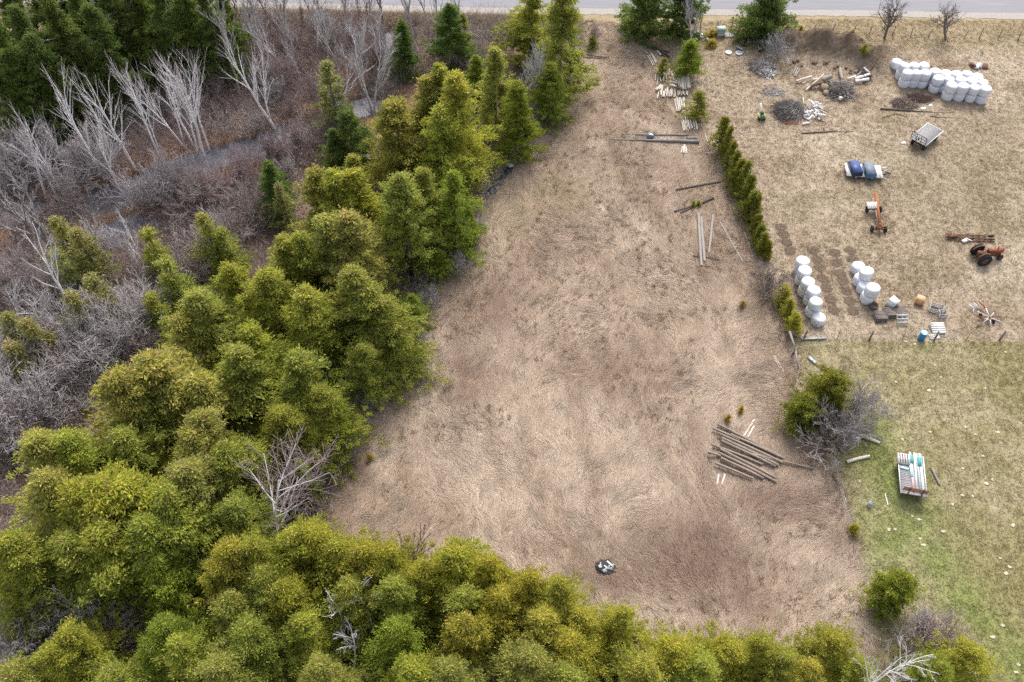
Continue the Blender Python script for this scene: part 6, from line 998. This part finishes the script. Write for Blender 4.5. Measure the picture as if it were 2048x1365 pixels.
V = np.array(V); Fc = [(i * n + j, i * n + j + 1, (i + 1) * n + j + 1, (i + 1) * n + j) for i in range(39) for j in range(n - 1)]; o = link('plastic_sheeting', raw_mesh('plastic_sheeting', V, [np.array(Fc)], [m_blk], False)); tag(o, 'crumpled black plastic sheeting trailing along the cedars at the field edge', 'plastic sheet')
# rubbish heap low in the field
ZM = lambda x, y: (1160 + x / 15.16, 1090 + y / 15.16)
c = on(*ZM(780, 690)); blob('plastic_heap', 'low heap of crumpled black plastic bags near the bottom of the field', 'rubbish heap', c, (.85, .68, .20), pm('dull_black_plastic', (.02, .021, .025), .6, .3, 8, .4), 61)
for i, (x, y, l_, w, rz, mt, lb) in enumerate(((950, 590, .75, .16, -.75, m_wb, 'long white slat on the black rubbish heap'), (545, 690, .25, .28, .3, m_wpaint, 'white scrap at the left of the black rubbish heap'), (760, 700, .3, .14, -.6, m_wpaint, 'small white scrap in the middle of the black rubbish heap'), (880, 740, .4, .3, .2, m_galv, 'pale grey sheet on the near side of the black rubbish heap'), (770, 840, .6, .32, .55, m_galv, 'grey crumpled sheet at the front of the black rubbish heap'), (570, 590, .12, .3, .4, m_galv, 'thin grey scrap at the back of the black rubbish heap'), (950, 770, .4, .2, -.3, m_gboard, 'greenish board on the right of the black rubbish heap'), (1010, 660, .4, .1, -.8, m_wb, 'short white slat right on the black rubbish heap'))):
    p = on(*ZM(x, y)); o = MB().box((0, 0, 0), (l_, w, .04), rx=.2 * (i % 3 - 1)).box((l_ * .2, w * .3, .04), (l_ * .5, w * .5, .03), rz=.7, rx=.3).build('scrap', mt, None, (c[0] + (p[0] - c[0]) * .75, c[1] + (p[1] - c[1]) * .75, p[2] + .2)); o.rotation_euler = (.1, .1, rz); o.scale = (.8, .8, .8); tag(o, lb, 'scrap', 'scraps on the black rubbish heap')
# blue white bundle on the long poles
p = on(1300, 275); blob('tarp_bundle', 'blue and white tarp bundle lying over the long poles', 'tarp', p, (.42, .34, .42), pm('blue_tarp', (.14, .19, .27), .5, .3, 6), 71)
for i in range(5): o = MB().box((0, 0, 0), (.28, .12, .03), rx=.3 * i, rz=i).build('tarp_patch', m_wpaint, None, (p[0] + .12 * math.cos(i * 1.3), p[1] + .10 * math.sin(i * 1.3) - .12, p[2] + .40 + .02 * i)); tag(o, 'white torn patch on the blue tarp bundle', 'patch', 'torn patches on the tarp bundle')
# pale tufts scattered on the lawn
m_tuft = pm('pale_dry_tuft', (.58, .50, .36), .9, .2, 6, .3); r = random.Random(21)
spots = [(1870, 731), (1810, 684), (1830, 689), (1795, 741), (1792, 765), (1881, 755), (1858, 782), (1930, 855), (1860, 865), (1950, 870), (1805, 880), (1965, 913), (1925, 938), (1985, 960), (1973, 968), (1925, 992), (1945, 993), (2025, 1052), (2027, 1050), (1720, 963), (1824, 1033), (1838, 1040), (1778, 1060), (1790, 1059), (1840, 1078), (1847, 1091), (2000, 1117), (2019, 1135), (2012, 1148), (1886, 1064), (1985, 1275), (2037, 1330), (2032, 1345), (2005, 1252), (1970, 778), (2010, 705), (1905, 1010), (1995, 865)]
for i, (x, y) in enumerate(spots):
    o = blob('dry_tuft', 'pale dry clump lying on the lawn', 'clump', on(x, y), (r.uniform(.10, .20), r.uniform(.09, .15), r.uniform(.04, .07)), m_tuft, 200 + i % 6, 'pale clumps scattered over the lawn')
